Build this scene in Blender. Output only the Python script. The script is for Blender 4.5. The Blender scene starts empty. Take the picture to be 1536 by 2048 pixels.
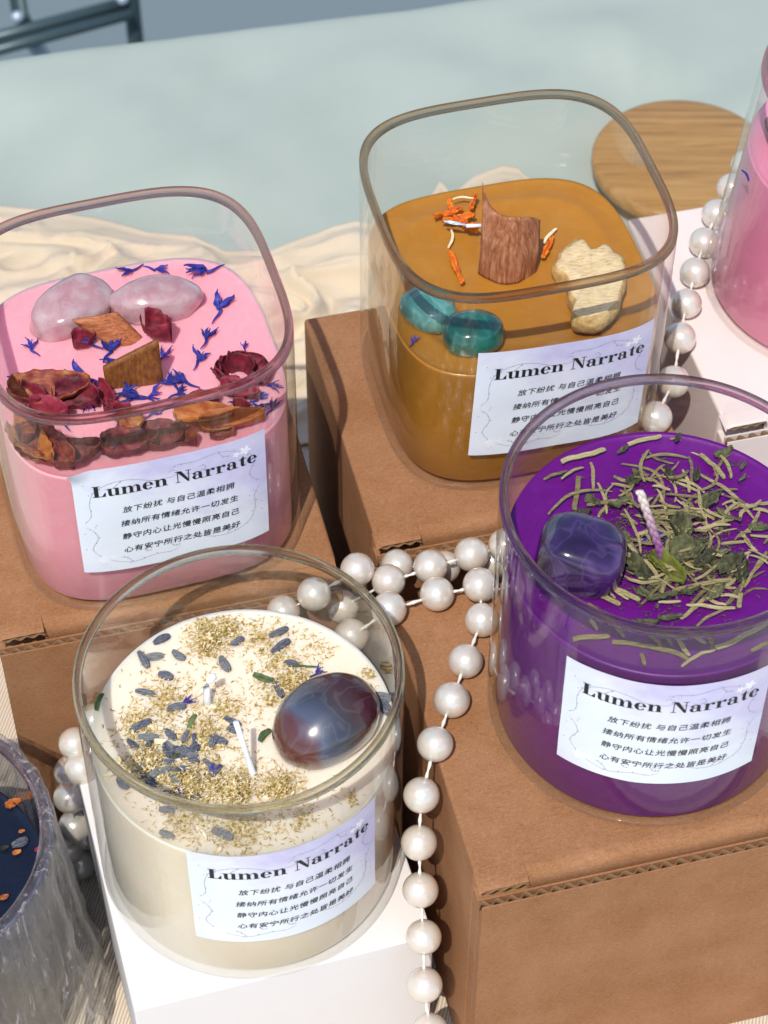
import bpy, bmesh, math, random
from mathutils import Vector, Matrix, noise as mnoise

# ------------------------------------------------------------------ scene, camera, light (1 unit = 1 cm)
SC = bpy.context.scene
COL = SC.collection
SC.unit_settings.system = 'METRIC'
SC.unit_settings.scale_length = 0.01
F_PX, TILT, ROLL, CAM_H = 4505.05, math.radians(49.2289), math.radians(0.24407), 56.7965
FW = Vector((0, math.cos(TILT), -math.sin(TILT)))
_up = Vector((0, math.sin(TILT), math.cos(TILT)))
_rt = Vector((1, 0, 0))
RT = _rt * math.cos(ROLL) + _up * math.sin(ROLL)
UP = _up * math.cos(ROLL) - _rt * math.sin(ROLL)
cam = bpy.data.cameras.new('camera')
cam.sensor_fit = 'VERTICAL'
cam.sensor_height = 36
cam.lens = F_PX / 2048 * 36
cam.clip_start, cam.clip_end = 1, 3000
cam.dof.use_dof = True
cam.dof.focus_distance = 57.5
cam.dof.aperture_fstop = 0.33
camo = bpy.data.objects.new('camera', cam)
COL.objects.link(camo)
m3 = Matrix((RT, UP, -FW)).transposed()
camo.matrix_world = Matrix.Translation((0, 0, CAM_H)) @ m3.to_4x4()
SC.camera = camo

SUN = Vector((-0.14, -0.50, 0.855)).normalized()
world = bpy.data.worlds.new('World')
SC.world = world
world.use_nodes = True
wn = world.node_tree
sky = wn.nodes.new('ShaderNodeTexSky')
sky.sky_type = 'NISHITA'
sky.sun_disc = False
sky.sun_elevation = math.asin(SUN.z)
sky.sun_rotation = math.atan2(SUN.x, SUN.y) % (2 * math.pi)
wn.links.new(sky.outputs[0], wn.nodes['Background'].inputs[0])
wn.nodes['Background'].inputs[1].default_value = 0.15
sl = bpy.data.lights.new('sun', 'SUN')
sl.energy = 3.4
sl.angle = math.radians(0.5)
sl.color = (1.0, 0.945, 0.85)
slo = bpy.data.objects.new('sun', sl)
slo.rotation_euler = SUN.to_track_quat('Z', 'Y').to_euler()
COL.objects.link(slo)
SC.view_settings.view_transform = 'Standard'
SC.view_settings.look = 'None'
SC.view_settings.exposure = 0.14
SC.view_settings.gamma = 1
SC.view_settings.use_curve_mapping = False
SC.render.engine = 'CYCLES'
cy = SC.cycles
cy.use_denoising = True
cy.transparent_max_bounces = 40
cy.max_bounces = 14
cy.transmission_bounces = 12
cy.glossy_bounces = 5
cy.diffuse_bounces = 4
cy.caustics_reflective = False
cy.caustics_refractive = False
cy.sample_clamp_indirect = 6

# ------------------------------------------------------------------ helpers
def on(px, py, z):
    """point of the photograph laid on the horizontal plane at height z"""
    v = FW + RT * ((px - 768) / F_PX) - UP * ((py - 1024) / F_PX)
    return Vector((0, 0, CAM_H)) + v * ((z - CAM_H) / v.z)

def aty(px, py, y):
    v = FW + RT * ((px - 768) / F_PX) - UP * ((py - 1024) / F_PX)
    return Vector((0, 0, CAM_H)) + v * (y / v.y)

def lin(h):
    h = h.lstrip('#')
    out = []
    for i in (0, 2, 4):
        c = int(h[i:i + 2], 16) / 255
        out.append(c / 12.92 if c <= 0.04045 else ((c + 0.055) / 1.055) ** 2.4)
    return tuple(out) + (1.0,)

def link(o, parent=None):
    COL.objects.link(o)
    if parent is not None:
        o.parent = parent
    return o

def tag(o, label=None, cat=None, group=None, kind=None):
    if label: o['label'] = label
    if cat: o['category'] = cat
    if group: o['group'] = group
    if kind: o['kind'] = kind
    return o

def mesh(name, vs, fs, mat, parent=None, smooth=True, uv=None, loc=None, mats=None, mi=None):
    me = bpy.data.meshes.new(name)
    me.from_pydata([tuple(v) for v in vs], [], [tuple(f) for f in fs])
    if uv is not None:
        l = me.uv_layers.new(name='UVMap')
        for i, lp in enumerate(me.loops):
            l.data[i].uv = uv[lp.vertex_index]
    me.materials.append(mat)
    for m in mats or (): me.materials.append(m)
    if mi is not None: me.polygons.foreach_set('material_index', mi)
    me.polygons.foreach_set('use_smooth', [smooth] * len(me.polygons))
    me.update()
    o = bpy.data.objects.new(name, me)
    if loc is not None: o.location = loc
    return link(o, parent)

def empty(name, loc, rz=0):
    o = bpy.data.objects.new(name, None)
    o.empty_display_size = 1
    o.location = loc
    o.rotation_euler = (0, 0, rz)
    return link(o)

def fbm(p, o=4):
    return mnoise.fractal(Vector(p), 1.0, 2.0, o)

class G:
    """vertex / face collector"""
    def __init__(s): s.v, s.f = [], []
    def add(s, vs, fs):
        n = len(s.v); s.v += [Vector(v) for v in vs]; s.f += [tuple(i + n for i in f) for f in fs]
    def box(s, a, b, M=None):
        x0, y0, z0 = a; x1, y1, z1 = b
        vs = [Vector(p) for p in ((x0,y0,z0),(x1,y0,z0),(x1,y1,z0),(x0,y1,z0),(x0,y0,z1),(x1,y0,z1),(x1,y1,z1),(x0,y1,z1))]
        if M: vs = [M @ v for v in vs]
        s.add(vs, [(0,3,2,1),(4,5,6,7),(0,1,5,4),(1,2,6,5),(2,3,7,6),(3,0,4,7)])
    def tube(s, pts, r, n=8, cap=True):
        pts = [Vector(p) for p in pts]; rings = []
        rr = r if isinstance(r, (list, tuple)) else [r] * len(pts)
        ref = Vector((0.31, 0.2, 1))
        for i, p in enumerate(pts):
            t = (pts[min(i + 1, len(pts) - 1)] - pts[max(i - 1, 0)]).normalized()
            a = t.cross(ref)
            if a.length < 1e-3: a = t.cross(Vector((1, 0, 0)))
            a.normalize(); b = t.cross(a)
            rings.append([p + (a * math.cos(k * 2 * math.pi / n) + b * math.sin(k * 2 * math.pi / n)) * rr[i] for k in range(n)])
        vs = [v for ring in rings for v in ring]
        fs = []
        for i in range(len(pts) - 1):
            for k in range(n):
                k2 = (k + 1) % n
                fs.append((i * n + k, i * n + k2, (i + 1) * n + k2, (i + 1) * n + k))
        if cap:
            fs.append(tuple(range(n))[::-1]); fs.append(tuple((len(pts) - 1) * n + k for k in range(n)))
        s.add(vs, fs)
    def grid(s, P, th=0.0):
        """P[i][j] points -> sheet of thickness th"""
        nu, nv = len(P), len(P[0])
        P = [[Vector(p) for p in row] for row in P]
        q = lambda i, j: i * nv + j
        top = [p for row in P for p in row]
        fs = [(q(i, j), q(i + 1, j), q(i + 1, j + 1), q(i, j + 1)) for i in range(nu - 1) for j in range(nv - 1)]
        if th <= 0:
            s.add(top, fs); return
        low = []
        for i in range(nu):
            for j in range(nv):
                du = P[min(i + 1, nu - 1)][j] - P[max(i - 1, 0)][j]
                dv = P[i][min(j + 1, nv - 1)] - P[i][max(j - 1, 0)]
                n = du.cross(dv)
                n = n.normalized() if n.length > 1e-9 else Vector((0, 0, 1))
                low.append(P[i][j] - n * th)
        N = nu * nv
        fs += [(b + N, a + N, d + N, c + N) for (a, b, c, d) in fs]
        rim = [(i, 0) for i in range(nu)] + [(nu - 1, j) for j in range(1, nv)] + [(i, nv - 1) for i in range(nu - 2, -1, -1)] + [(0, j) for j in range(nv - 2, 0, -1)]
        for k in range(len(rim)):
            a = q(*rim[k]); b = q(*rim[(k + 1) % len(rim)])
            fs.append((b, a, a + N, b + N))
        s.add(top + low, fs)
    def out(s, name, mat, parent=None, smooth=True, loc=None):
        return mesh(name, s.v, s.f, mat, parent, smooth, loc=loc)

def frame(dirv, up=Vector((0, 0, 1))):
    """matrix whose x axis is dirv, z axis near up"""
    x = Vector(dirv).normalized(); y = up.cross(x)
    if y.length < 1e-4: y = Vector((0, 1, 0)).cross(x)
    y.normalize(); z = x.cross(y)
    return Matrix((x, y, z)).transposed()

# ------------------------------------------------------------------ materials
class N:
    def __init__(s, name):
        s.m = bpy.data.materials.new(name); s.m.use_nodes = True
        s.t = s.m.node_tree; s.t.nodes.clear()
        s.o = s.t.nodes.new('ShaderNodeOutputMaterial')
    def n(s, typ, ins=None, **kw):
        x = s.t.nodes.new('ShaderNode' + typ)
        for k, v in kw.items(): setattr(x, k, v)
        for k, v in (ins or {}).items():
            if isinstance(v, bpy.types.NodeSocket): s.t.links.new(v, x.inputs[k])
            else: x.inputs[k].default_value = v
        return x
    def math(s, op, a, b=0.0, c=0.0, clamp=False):
        x = s.n('Math', {0: a, 1: b, 2: c}, operation=op); x.use_clamp = clamp
        return x.outputs[0]
    def mix(s, f, a, b, blend='MIX'):
        x = s.n('Mix', {0: f, 6: a, 7: b}, data_type='RGBA', blend_type=blend)
        return x.outputs[2]
    def ramp(s, f, stops, interp='LINEAR'):
        x = s.n('ValToRGB', {0: f}); r = x.color_ramp; r.interpolation = interp
        while len(r.elements) < len(stops): r.elements.new(0.5)
        for e, (p, c) in zip(r.elements, stops): e.position = p; e.color = c if len(c) == 4 else tuple(c) + (1,)
        return x.outputs[0]
    def noise(s, scale, detail=4, rough=0.55, vec=None, dist=0.0):
        i = {'Scale': scale, 'Detail': detail, 'Roughness': rough, 'Distortion': dist}
        if vec is not None: i['Vector'] = vec
        return s.n('TexNoise', i)
    def coord(s, what='Object', scale=None):
        c = s.n('TexCoord').outputs[what]
        if scale: c = s.n('Mapping', {'Vector': c, 'Scale': scale}).outputs[0]
        return c
    def bump(s, h, strength=0.3, dist=0.05, normal=None):
        i = {'Height': h, 'Strength': strength, 'Distance': dist}
        if normal is not None: i['Normal'] = normal
        return s.n('Bump', i).outputs[0]
    def end(s, shader):
        s.t.links.new(shader, s.o.inputs[0]); return s.m
    def pr(s, color, rough=0.5, **kw):
        ins = {'Base Color': color, 'Roughness': rough}
        ins.update({k.replace('_', ' '): v for k, v in kw.items()})
        return s.end(s.n('BsdfPrincipled', ins).outputs[0])

def g1(v): return (v, v, v, 1)

def mat_plain(name, col, rough=0.5, **kw):
    return N(name).pr(col, rough, **kw)

def mat_kraft():
    k = N('kraft_cardboard')
    c = k.coord()
    fib = k.noise(7, 7, 0.75, k.coord('Object', (1.0, 2.6, 2.6)), 0.5)
    fib2 = k.noise(16, 5, 0.8, k.coord('Object', (2.2, 1.0, 1.0)), 0.8)
    fine = k.noise(40, 3, 0.6, c)
    big = k.noise(0.45, 4, 0.6, c)
    col = k.ramp(fib.outputs[0], [(0.38, lin('734c2c')), (0.46, lin('966b46')), (0.56, lin('a1734e')), (0.64, lin('bc916c'))])
    col = k.mix(0.40, col, k.ramp(fib2.outputs[0], [(0.40, lin('774c2e')), (0.5, lin('9f704d')), (0.60, lin('be9370'))]))
    col = k.mix(0.40, col, k.ramp(big.outputs[0], [(0.38, lin('8f603f')), (0.62, lin('aa7c5d'))]))
    specks = k.ramp(k.noise(11, 3, 0.6, c).outputs[0], [(0.69, g1(0)), (0.74, g1(1))])
    col = k.mix(k.math('MULTIPLY', specks, 0.6), col, lin('5f381d'))
    h = k.math('ADD', k.math('MULTIPLY', fib.outputs[0], 0.5), k.math('MULTIPLY', fib2.outputs[0], 0.5))
    h = k.math('ADD', h, k.math('MULTIPLY', fine.outputs[0], 0.3))
    return k.pr(col, 0.85, Normal=k.bump(h, 0.6, 0.04), Specular_IOR_Level=0.2)

def mat_card(name, a, b):
    k = N(name)
    n = k.noise(1.2, 5, 0.6, k.coord())
    f = k.noise(25, 3, 0.6, k.coord())
    return k.pr(k.mix(n.outputs[0], a, b), 0.55, Normal=k.bump(f.outputs[0], 0.08, 0.02), Specular_IOR_Level=0.3)

def mat_glass(name='clear_glass', tint=(0.99, 0.995, 0.99, 1)):
    k = N(name)
    lw = k.n('LayerWeight', {'Blend': 0.5}).outputs['Facing']
    fr = k.math('ADD', 0.04, k.math('MULTIPLY', k.math('POWER', lw, 5.0), 0.62), clamp=True)
    col = k.ramp(lw, [(0.0, tint), (0.80, (0.975, 0.98, 0.97, 1)), (1.0, (0.78, 0.77, 0.74, 1))])
    tr = k.n('BsdfTransparent', {'Color': col}).outputs[0]
    nb = k.bump(k.noise(0.6, 3, 0.5, k.coord()).outputs[0], 0.06, 0.3)
    gl = k.n('BsdfGlossy', {'Color': g1(1.0), 'Roughness': 0.015, 'Normal': nb}).outputs[0]
    return k.end(k.n('MixShader', {0: fr, 1: tr, 2: gl}).outputs[0])

def mat_solid_glass(name, tint, edge):  # edge: painted tint for surroundings showing in the clear rim
    k = N(name)
    gl = k.n('BsdfGlass', {'Color': tint, 'Roughness': 0.0, 'IOR': 1.45}).outputs[0]
    tr = k.n('BsdfTransparent', {'Color': edge}).outputs[0]
    return k.end(k.n('MixShader', {0: 0.48, 1: gl, 2: tr}).outputs[0])

def mat_wax(name, col, col2, sss=0.35, radius=(0.5, 0.3, 0.2), rough=0.38, frost=None):
    k = N(name)
    n = k.noise(0.7, 6, 0.65, k.coord(), 0.4)
    f = k.noise(6, 5, 0.65, k.coord())
    c = k.mix(n.outputs[0], col, col2)
    if frost:      # bloom and scuffed skin on the wax
        fr = k.ramp(k.noise(1.6, 7, 0.72, k.coord(), 0.8).outputs[0], [(0.50, g1(0)), (0.72, g1(1))])
        c = k.mix(k.math('MULTIPLY', fr, 0.45), c, frost)
    h = k.math('ADD', k.math('MULTIPLY', n.outputs[0], 1.0), k.math('MULTIPLY', f.outputs[0], 0.25))
    r = k.math('ADD', rough - 0.08, k.math('MULTIPLY', f.outputs[0], 0.22))
    return k.pr(c, r, Normal=k.bump(h, 0.32, 0.08), Subsurface_Weight=sss, Subsurface_Radius=radius, Subsurface_Scale=0.5, Specular_IOR_Level=0.4)

def mat_mottle(name, stops, scale=4, rough=0.7, stretch=(1, 1, 1), bump=0.4, coat=0.0, jitter=0.25, bdist=0.03, **kw):
    """colour from noise along a ramp; every object shifts along the ramp a little"""
    k = N(name)
    v = k.coord('Object', stretch)
    rnd = k.n('ObjectInfo').outputs['Random']
    v2 = k.n('VectorMath', {0: v, 1: k.n('CombineXYZ', {0: k.math('MULTIPLY', rnd, 37.0), 1: k.math('MULTIPLY', rnd, 13.0)}).outputs[0]}, operation='ADD').outputs[0]
    n = k.noise(scale, 5, 0.65, v2)
    f = k.math('ADD', n.outputs[0], k.math('MULTIPLY', k.math('SUBTRACT', rnd, 0.5), jitter), clamp=True)
    return k.pr(k.ramp(f, stops), rough, Normal=k.bump(n.outputs[0], bump, bdist), Coat_Weight=coat, Coat_Roughness=0.06, **kw)

M = {}
M['kraft'] = mat_kraft()
M['flute'] = mat_plain('cut_cardboard_edge', lin('7a5d40'), 0.9)
M['white_card'] = mat_card('white_card', lin('e4e0df'), lin('dfdcdb'))
M['pink_card'] = mat_card('pale_rose_card', lin('e9dcd8'), lin('e1d2cf'))
M['glass'] = mat_glass()
M['glass_c'] = mat_solid_glass('rim_reflection_olive', (0.97, 0.97, 0.93, 1), (0.74, 0.73, 0.62, 1))  # rim tints paint reflected and refracted surroundings; the glass itself is clear
M['glass_v'] = mat_solid_glass('rim_reflection_violet', (0.94, 0.91, 0.94, 1), (0.60, 0.52, 0.62, 1))
M['glass_b'] = mat_solid_glass('rim_reflection_brown', (0.95, 0.92, 0.87, 1), (0.60, 0.50, 0.38, 1))
M['glass_p'] = mat_solid_glass('rim_reflection_rose', (0.96, 0.91, 0.92, 1), (0.70, 0.52, 0.52, 1))
M['wax_cream'] = mat_wax('cream_wax', lin('f6e8d4'), lin('f1dec4'), frost=lin('f8eede'), sss=0.7, radius=(1.2, 0.8, 0.5))
M['wax_purple'] = mat_wax('purple_wax', lin('690a80'), lin('570668'), 0.35, (0.6, 0.1, 0.7), frost=lin('6e1a86'))
M['wax_orange'] = mat_wax('caramel_wax', lin('b67e30'), lin('a46c20'), 0.45, (0.9, 0.45, 0.15), rough=0.17, frost=lin('b98840'))
M['wax_pink'] = mat_wax('pink_wax', lin('f6a8b3'), lin('f09ca9'), frost=lin('f8b8c0'), sss=0.7, radius=(1.3, 0.5, 0.45))
M['wax_pink2'] = mat_wax('hot_pink_wax', lin('ee8fb0'), lin('e884a8'))
M['wax_navy'] = mat_wax('navy_wax', lin('141d33'), lin('0c1322'), 0.05, rough=0.3)
M['ink'] = mat_plain('black_ink', lin('141a22'), 0.6)
M['vine'] = mat_plain('lilac_grey_ink', lin('a9a6bd'), 0.7)
M['flower_ink'] = mat_plain('white_ink', lin('f2f3fa'), 0.7)
M['wick_white'] = mat_plain('white_cotton_wick', lin('e8ecf2'), 0.7, Subsurface_Weight=0.3, Subsurface_Radius=(0.1, 0.1, 0.1))

def mat_label():
    k = N('printed_label_paper')
    uv = k.coord('UV')
    sx = k.n('SeparateXYZ', {0: uv})
    x, y = sx.outputs[0], sx.outputs[1]
    n = k.noise(3.5, 5, 0.6, uv)
    d1 = k.math('ADD', k.math('MULTIPLY', x, 0.7), k.math('MULTIPLY', y, 0.9))          # top right corner
    a = k.math('ADD', d1, k.math('MULTIPLY', n.outputs[0], 0.9))
    f1 = k.ramp(a, [(0.0, g1(0.75)), (0.30, g1(0.55)), (0.55, g1(0.05))])
    f2 = k.ramp(k.math('MULTIPLY', a, 0.5), [(0.62, g1(0.0)), (0.85, g1(0.9)), (1.0, g1(0.7))])
    f = k.math('ADD', f1, f2, clamp=True)
    patch = k.ramp(k.noise(5, 3, 0.5, uv).outputs[0], [(0.35, lin('d5cdea')), (0.65, lin('c3bfe6'))])
    base = k.ramp(k.noise(2.2, 4, 0.6, uv).outputs[0], [(0.35, lin('e9eff5')), (0.65, lin('dfe8f3'))])
    return k.pr(k.mix(f, base, patch), 0.55, Specular_IOR_Level=0.35)
M['label'] = mat_label()

def mat_pearl():
    k = N('pearl_nacre')
    rnd = k.n('ObjectInfo').outputs['Random']
    v = k.n('VectorMath', {0: k.coord(), 1: k.n('CombineXYZ', {0: k.math('MULTIPLY', rnd, 50.0)}).outputs[0]}, operation='ADD').outputs[0]
    n = k.noise(3.2, 3, 0.6, v)
    f = k.noise(7.0, 3, 0.6, v)
    lw = k.n('LayerWeight', {'Blend': 0.35}).outputs['Facing']
    c = k.ramp(lw, [(0.0, lin('dad3c7')), (0.45, lin('d9cdbd')), (0.8, lin('d6c6b0')), (1.0, lin('d9c9b2'))])
    c = k.mix(0.30, c, k.ramp(n.outputs[0], [(0.36, lin('bed2d0')), (0.5, lin('d4cac0')), (0.64, lin('d9bcb2'))]))
    nb = k.bump(k.math('ADD', n.outputs[0], k.math('MULTIPLY', f.outputs[0], 0.5)), 0.5, 0.05)
    return k.pr(c, 0.38, Normal=k.bump(n.outputs[0], 0.2, 0.05), Coat_Weight=1.0, Coat_Roughness=0.12, Coat_IOR=2.5, Coat_Normal=nb, Metallic=0.08, Subsurface_Weight=0.35, Subsurface_Radius=(0.3, 0.26, 0.22), Subsurface_Scale=0.6, Specular_IOR_Level=0.8)
M['pearl'] = mat_pearl()
M['thread'] = mat_plain('white_thread', lin('eae4dc'), 0.8)

def mat_rib():
    k = N('ribbed_beige_cloth')
    v = k.n('Mapping', {'Vector': k.coord(), 'Rotation': (0, 0, math.radians(12))}).outputs[0]
    w = k.n('TexWave', {'Vector': v, 'Scale': 3.3, 'Distortion': 0.5, 'Detail': 2, 'Detail Scale': 0.6}, wave_type='BANDS', bands_direction='X').outputs[1]
    w2 = k.n('TexWave', {'Vector': v, 'Scale': 9, 'Distortion': 1.0, 'Detail': 2}, wave_type='BANDS', bands_direction='Y').outputs[1]
    n = k.noise(0.3, 3, 0.5, v)
    c = k.ramp(w, [(0.1, lin('b49f86')), (0.55, lin('dccbb6')), (0.9, lin('ebdfce'))])
    c = k.mix(0.25, c, k.ramp(n.outputs[0], [(0.3, lin('c9b59b')), (0.7, lin('e4d6c3'))]))
    h = k.math('ADD', w, k.math('MULTIPLY', w2, 0.25))
    return k.pr(c, 0.75, Normal=k.bump(h, 0.6, 0.05), Sheen_Weight=0.2)
M['rib'] = mat_rib()

def mat_cloth(name, a, b, scale=0.25, weave=26, bstr=0.12, **kw):
    k = N(name)
    n = k.noise(scale, 4, 0.55, k.coord())
    w = k.noise(weave, 3, 0.7, k.coord())
    return k.pr(k.mix(n.outputs[0], a, b), 0.8, Normal=k.bump(w.outputs[0], bstr, 0.03), Sheen_Weight=0.1, **kw)
M['shaded'] = mat_cloth('shade_grey_tablecloth', lin('9aa69c'), lin('a8b1aa'))  # grey-green tone paints shade into the colour of a paler cloth
M['muslin'] = mat_cloth('cream_muslin', lin('c6b59c'), lin('d4c5ad'), 0.5, 30, 0.12, Subsurface_Weight=0.15, Subsurface_Radius=(0.4, 0.3, 0.2))
M['ground'] = mat_cloth('grey_pavement', lin('66757a'), lin('6d7c81'), 0.02, 0.8, 0.2)
M['tube'] = mat_plain('dark_painted_steel', lin('46595f'), 0.4, Metallic=0.3)
M['chrome'] = mat_plain('pale_steel', lin('aebfd0'), 0.3, Metallic=0.3)

def mat_wood(name, a, b, c_, scale=2.0, stretch=(0.25, 3.0, 3.0), rot=0.0, rough=0.45):
    k = N(name)
    v = k.n('Mapping', {'Vector': k.coord(), 'Rotation': (0, 0, rot), 'Scale': stretch}).outputs[0]
    n = k.noise(scale, 6, 0.6, v, 0.6)
    f = k.noise(scale * 7, 3, 0.6, v)
    h = k.math('ADD', n.outputs[0], k.math('MULTIPLY', f.outputs[0], 0.4))
    return k.pr(k.ramp(k.math('MULTIPLY', h, 0.72), [(0.35, a), (0.5, b), (0.66, c_)]), rough, Normal=k.bump(h, 0.15, 0.03))
M['bamboo'] = mat_wood('bamboo_wood', lin('866338'), lin('a37c4a'), lin('b38e5a'), 1.1, (0.15, 3.4, 3.4), math.radians(14))
M['bark'] = mat_wood('dry_bark', lin('6e3a1e'), lin('9a5f3c'), lin('bb8a6c'), 2.6, (4.0, 4.0, 0.35), 0, 0.85)
M['woodwick'] = mat_wood('wooden_wick', lin('4f2a0d'), lin('7d491b'), lin('9a6128'), 3.5, (4, 4, 1.2), 0, 0.6)
M['chip'] = mat_wood('cinnamon_chip', lin('74381a'), lin('a8613a'), lin('c58358'), 3.0, (0.6, 5.0, 5.0), 0, 0.7)
M['lavender'] = mat_mottle('dried_lavender', [(0.25, lin('2c2d38')), (0.46, lin('585b6b')), (0.62, lin('7d7f80')), (0.8, lin('8d8f6c'))], 9, 0.8, (0.5, 3, 3), 0.6)
M['corn'] = mat_mottle('blue_cornflower', [(0.25, lin('17185e')), (0.55, lin('24288f')), (0.8, lin('4f57ae'))], 5, 0.7)
M['violet'] = mat_mottle('violet_petal', [(0.25, lin('2a2266')), (0.55, lin('45389a')), (0.8, lin('6a5fae'))], 6, 0.7)
M['rose'] = mat_mottle('dried_red_rose_petal', [(0.25, lin('34060f')), (0.5, lin('76142a')), (0.75, lin('a03348'))], 2.5, 0.65, (1, 2.5, 1))
M['rose_tan'] = mat_mottle('faded_tan_rose_petal', [(0.34, lin('5e141a')), (0.50, lin('8a3a22')), (0.72, lin('b08440'))], 2.2, 0.65, (1, 2.5, 1))
M['rose_orange'] = mat_mottle('orange_brown_petal', [(0.28, lin('7c3014')), (0.5, lin('a85a26')), (0.75, lin('c07f35'))], 2.5, 0.65, (1, 2.5, 1))
M['marigold'] = mat_mottle('orange_marigold', [(0.3, lin('a83a08')), (0.5, lin('d76a0c')), (0.75, lin('eb8a1e'))], 6, 0.7)
M['rosemary'] = mat_mottle('dried_rosemary', [(0.25, lin('5d5336')), (0.5, lin('8d8258')), (0.78, lin('b3a680'))], 7, 0.8, (0.4, 3, 3), 0.6, jitter=0.4)
M['leaf'] = mat_mottle('dried_mint_leaf', [(0.25, lin('28271a')), (0.5, lin('484a30')), (0.78, lin('71704e'))], 3, 0.75, (1, 1, 1), 0.7, jitter=0.35)
M['leaf_y'] = mat_mottle('yellow_green_leaf', [(0.25, lin('3f4412')), (0.5, lin('666a1c')), (0.78, lin('858638'))], 3, 0.7)
M['stalk'] = mat_mottle('green_stalk', [(0.25, lin('2c3d1c')), (0.5, lin('4b5f34')), (0.78, lin('7c8d5a'))], 6, 0.7)
M['flake'] = mat_mottle('pale_chamomile_petal', [(0.25, lin('cdb385')), (0.5, lin('e6d5b2')), (0.75, lin('f2e6cd'))], 5, 0.7)
M['crumb'] = None
M['ginger'] = mat_mottle('dried_ginger_flesh', [(0.3, lin('b4915e')), (0.48, lin('dcc193')), (0.72, lin('e8d4ae'))], 7, 0.9, (0.6, 2.2, 1), bump=0.9, jitter=0.0)
M['ginger_skin'] = mat_mottle('ginger_skin', [(0.3, lin('a07a42')), (0.5, lin('c7a264')), (0.72, lin('dcc08a'))], 5, 0.85, bump=0.9, jitter=0.0, bdist=0.08)

def mat_crumb():
    k = N('herb_crumbs')
    n = k.noise(3.0, 2, 0.5, k.coord())
    w = k.n('TexWhiteNoise', {'Vector': k.n('VectorMath', {0: k.coord(), 1: (4, 4, 4)}, operation='MULTIPLY').outputs[0]})
    f = k.noise(11, 1, 0.5, k.coord())
    return k.pr(k.ramp(f.outputs[0], [(0.3, lin('7c6a28')), (0.42, lin('ac9350')), (0.54, lin('d4bc84')), (0.66, lin('ecdfc0'))]), 0.8)
M['crumb'] = mat_crumb()
M['fleck'] = mat_mottle('dark_leaf_flecks', [(0.3, lin('2b2a1c')), (0.5, lin('45442a')), (0.7, lin('6a6a44'))], 8, 0.8)

def mat_agate():
    k = N('polished_agate')
    c = k.coord()
    sx = k.n('SeparateXYZ', {0: c})
    n = k.noise(0.8, 2, 0.4, c, 0.3)
    d = k.math('ADD', k.math('MULTIPLY', k.math('ADD', sx.outputs[0], sx.outputs[1]), 0.30), k.math('ADD', k.math('MULTIPLY', n.outputs[0], 0.5), 0.18))
    col = k.ramp(d, [(0.0, lin('5a2f2a')), (0.10, lin('50566a')), (0.30, lin('3d4150')), (0.43, lin('37343a')), (0.55, lin('43302f')), (0.72, lin('401a1a')), (0.95, lin('331012'))])
    v = k.noise(1.0, 2, 0.5, c, 0.6)
    band = k.ramp(v.outputs[0], [(0.47, g1(0)), (0.5, g1(0.55)), (0.53, g1(0))])
    col = k.mix(k.math('MULTIPLY', band, 0.10), col, lin('b8bccb'))
    return k.pr(col, 0.2, Coat_Weight=1.0, Coat_Roughness=0.12, Subsurface_Weight=0.1, Subsurface_Radius=(0.3, 0.2, 0.2), Specular_IOR_Level=0.6)
M['agate'] = mat_agate()

def mat_stone(name, stops, scale, vein=None, veinamt=0.4, trans=0.0, sss=0.2, rough=0.14):
    k = N(name)
    c = k.coord()
    n = k.noise(scale, 2.5, 0.5, c, 0.2)
    col = k.ramp(n.outputs[0], stops)
    if vein:
        v = k.noise(scale * 1.2, 2, 0.45, c, 0.4)
        band = k.ramp(v.outputs[0], [(0.46, g1(0)), (0.5, g1(1)), (0.54, g1(0))])
        col = k.mix(k.math('MULTIPLY', band, veinamt), col, vein)
    return k.pr(col, rough, Coat_Weight=1.0, Coat_Roughness=0.13, Subsurface_Weight=sss, Subsurface_Radius=(0.4, 0.4, 0.5), Transmission_Weight=trans, Normal=k.bump(n.outputs[0], 0.12, 0.05))
M['amethyst'] = mat_stone('polished_amethyst', [(0.3, lin('1a082c')), (0.55, lin('34174e')), (0.75, lin('5c3f7c'))], 1.2, lin('8f84ba'), 0.10)
M['rose_quartz'] = mat_stone('rose_quartz', [(0.3, lin('e6aeb6')), (0.55, lin('f0c4c9')), (0.75, lin('f9e2e3'))], 2.2, lin('fdf3f4'), 0.25, 0.5, 0.5, 0.2)
M['teal'] = mat_stone('dark_teal_stone', [(0.3, lin('043f38')), (0.55, lin('0a6458')), (0.75, lin('228374'))], 1.0, lin('77aca6'), 0.15)
M['teal_light'] = mat_stone('pale_teal_stone', [(0.3, lin('2a6a64')), (0.55, lin('4a9089')), (0.75, lin('78b0a6'))], 1.0, lin('a9cdca'), 0.25)

def mat_film():
    k = N('crinkled_clear_film')
    v = k.coord('Object', (1.3, 1.3, 0.16))
    n = k.noise(2.2, 7, 0.7, v, 1.6)
    lw = k.n('LayerWeight', {'Blend': 0.5}).outputs['Facing']
    haze = k.ramp(n.outputs[0], [(0.46, g1(0.02)), (0.56, g1(0.10)), (0.62, g1(0.62))])
    nb = k.bump(n.outputs[0], 0.9, 0.25)
    tr = k.n('BsdfTransparent', {'Color': (0.95, 0.96, 0.97, 1)}).outputs[0]
    gl = k.n('BsdfGlossy', {'Color': g1(0.9), 'Roughness': 0.12, 'Normal': nb}).outputs[0]
    df = k.n('BsdfDiffuse', {'Color': lin('cdc6c8'), 'Normal': nb}).outputs[0]
    a = k.n('MixShader', {0: haze, 1: tr, 2: df}).outputs[0]
    fr = k.math('ADD', 0.10, k.math('MULTIPLY', k.math('POWER', lw, 3.0), 0.5), clamp=True)
    return k.end(k.n('MixShader', {0: fr, 1: a, 2: gl}).outputs[0])
M['film'] = mat_film()

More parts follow.
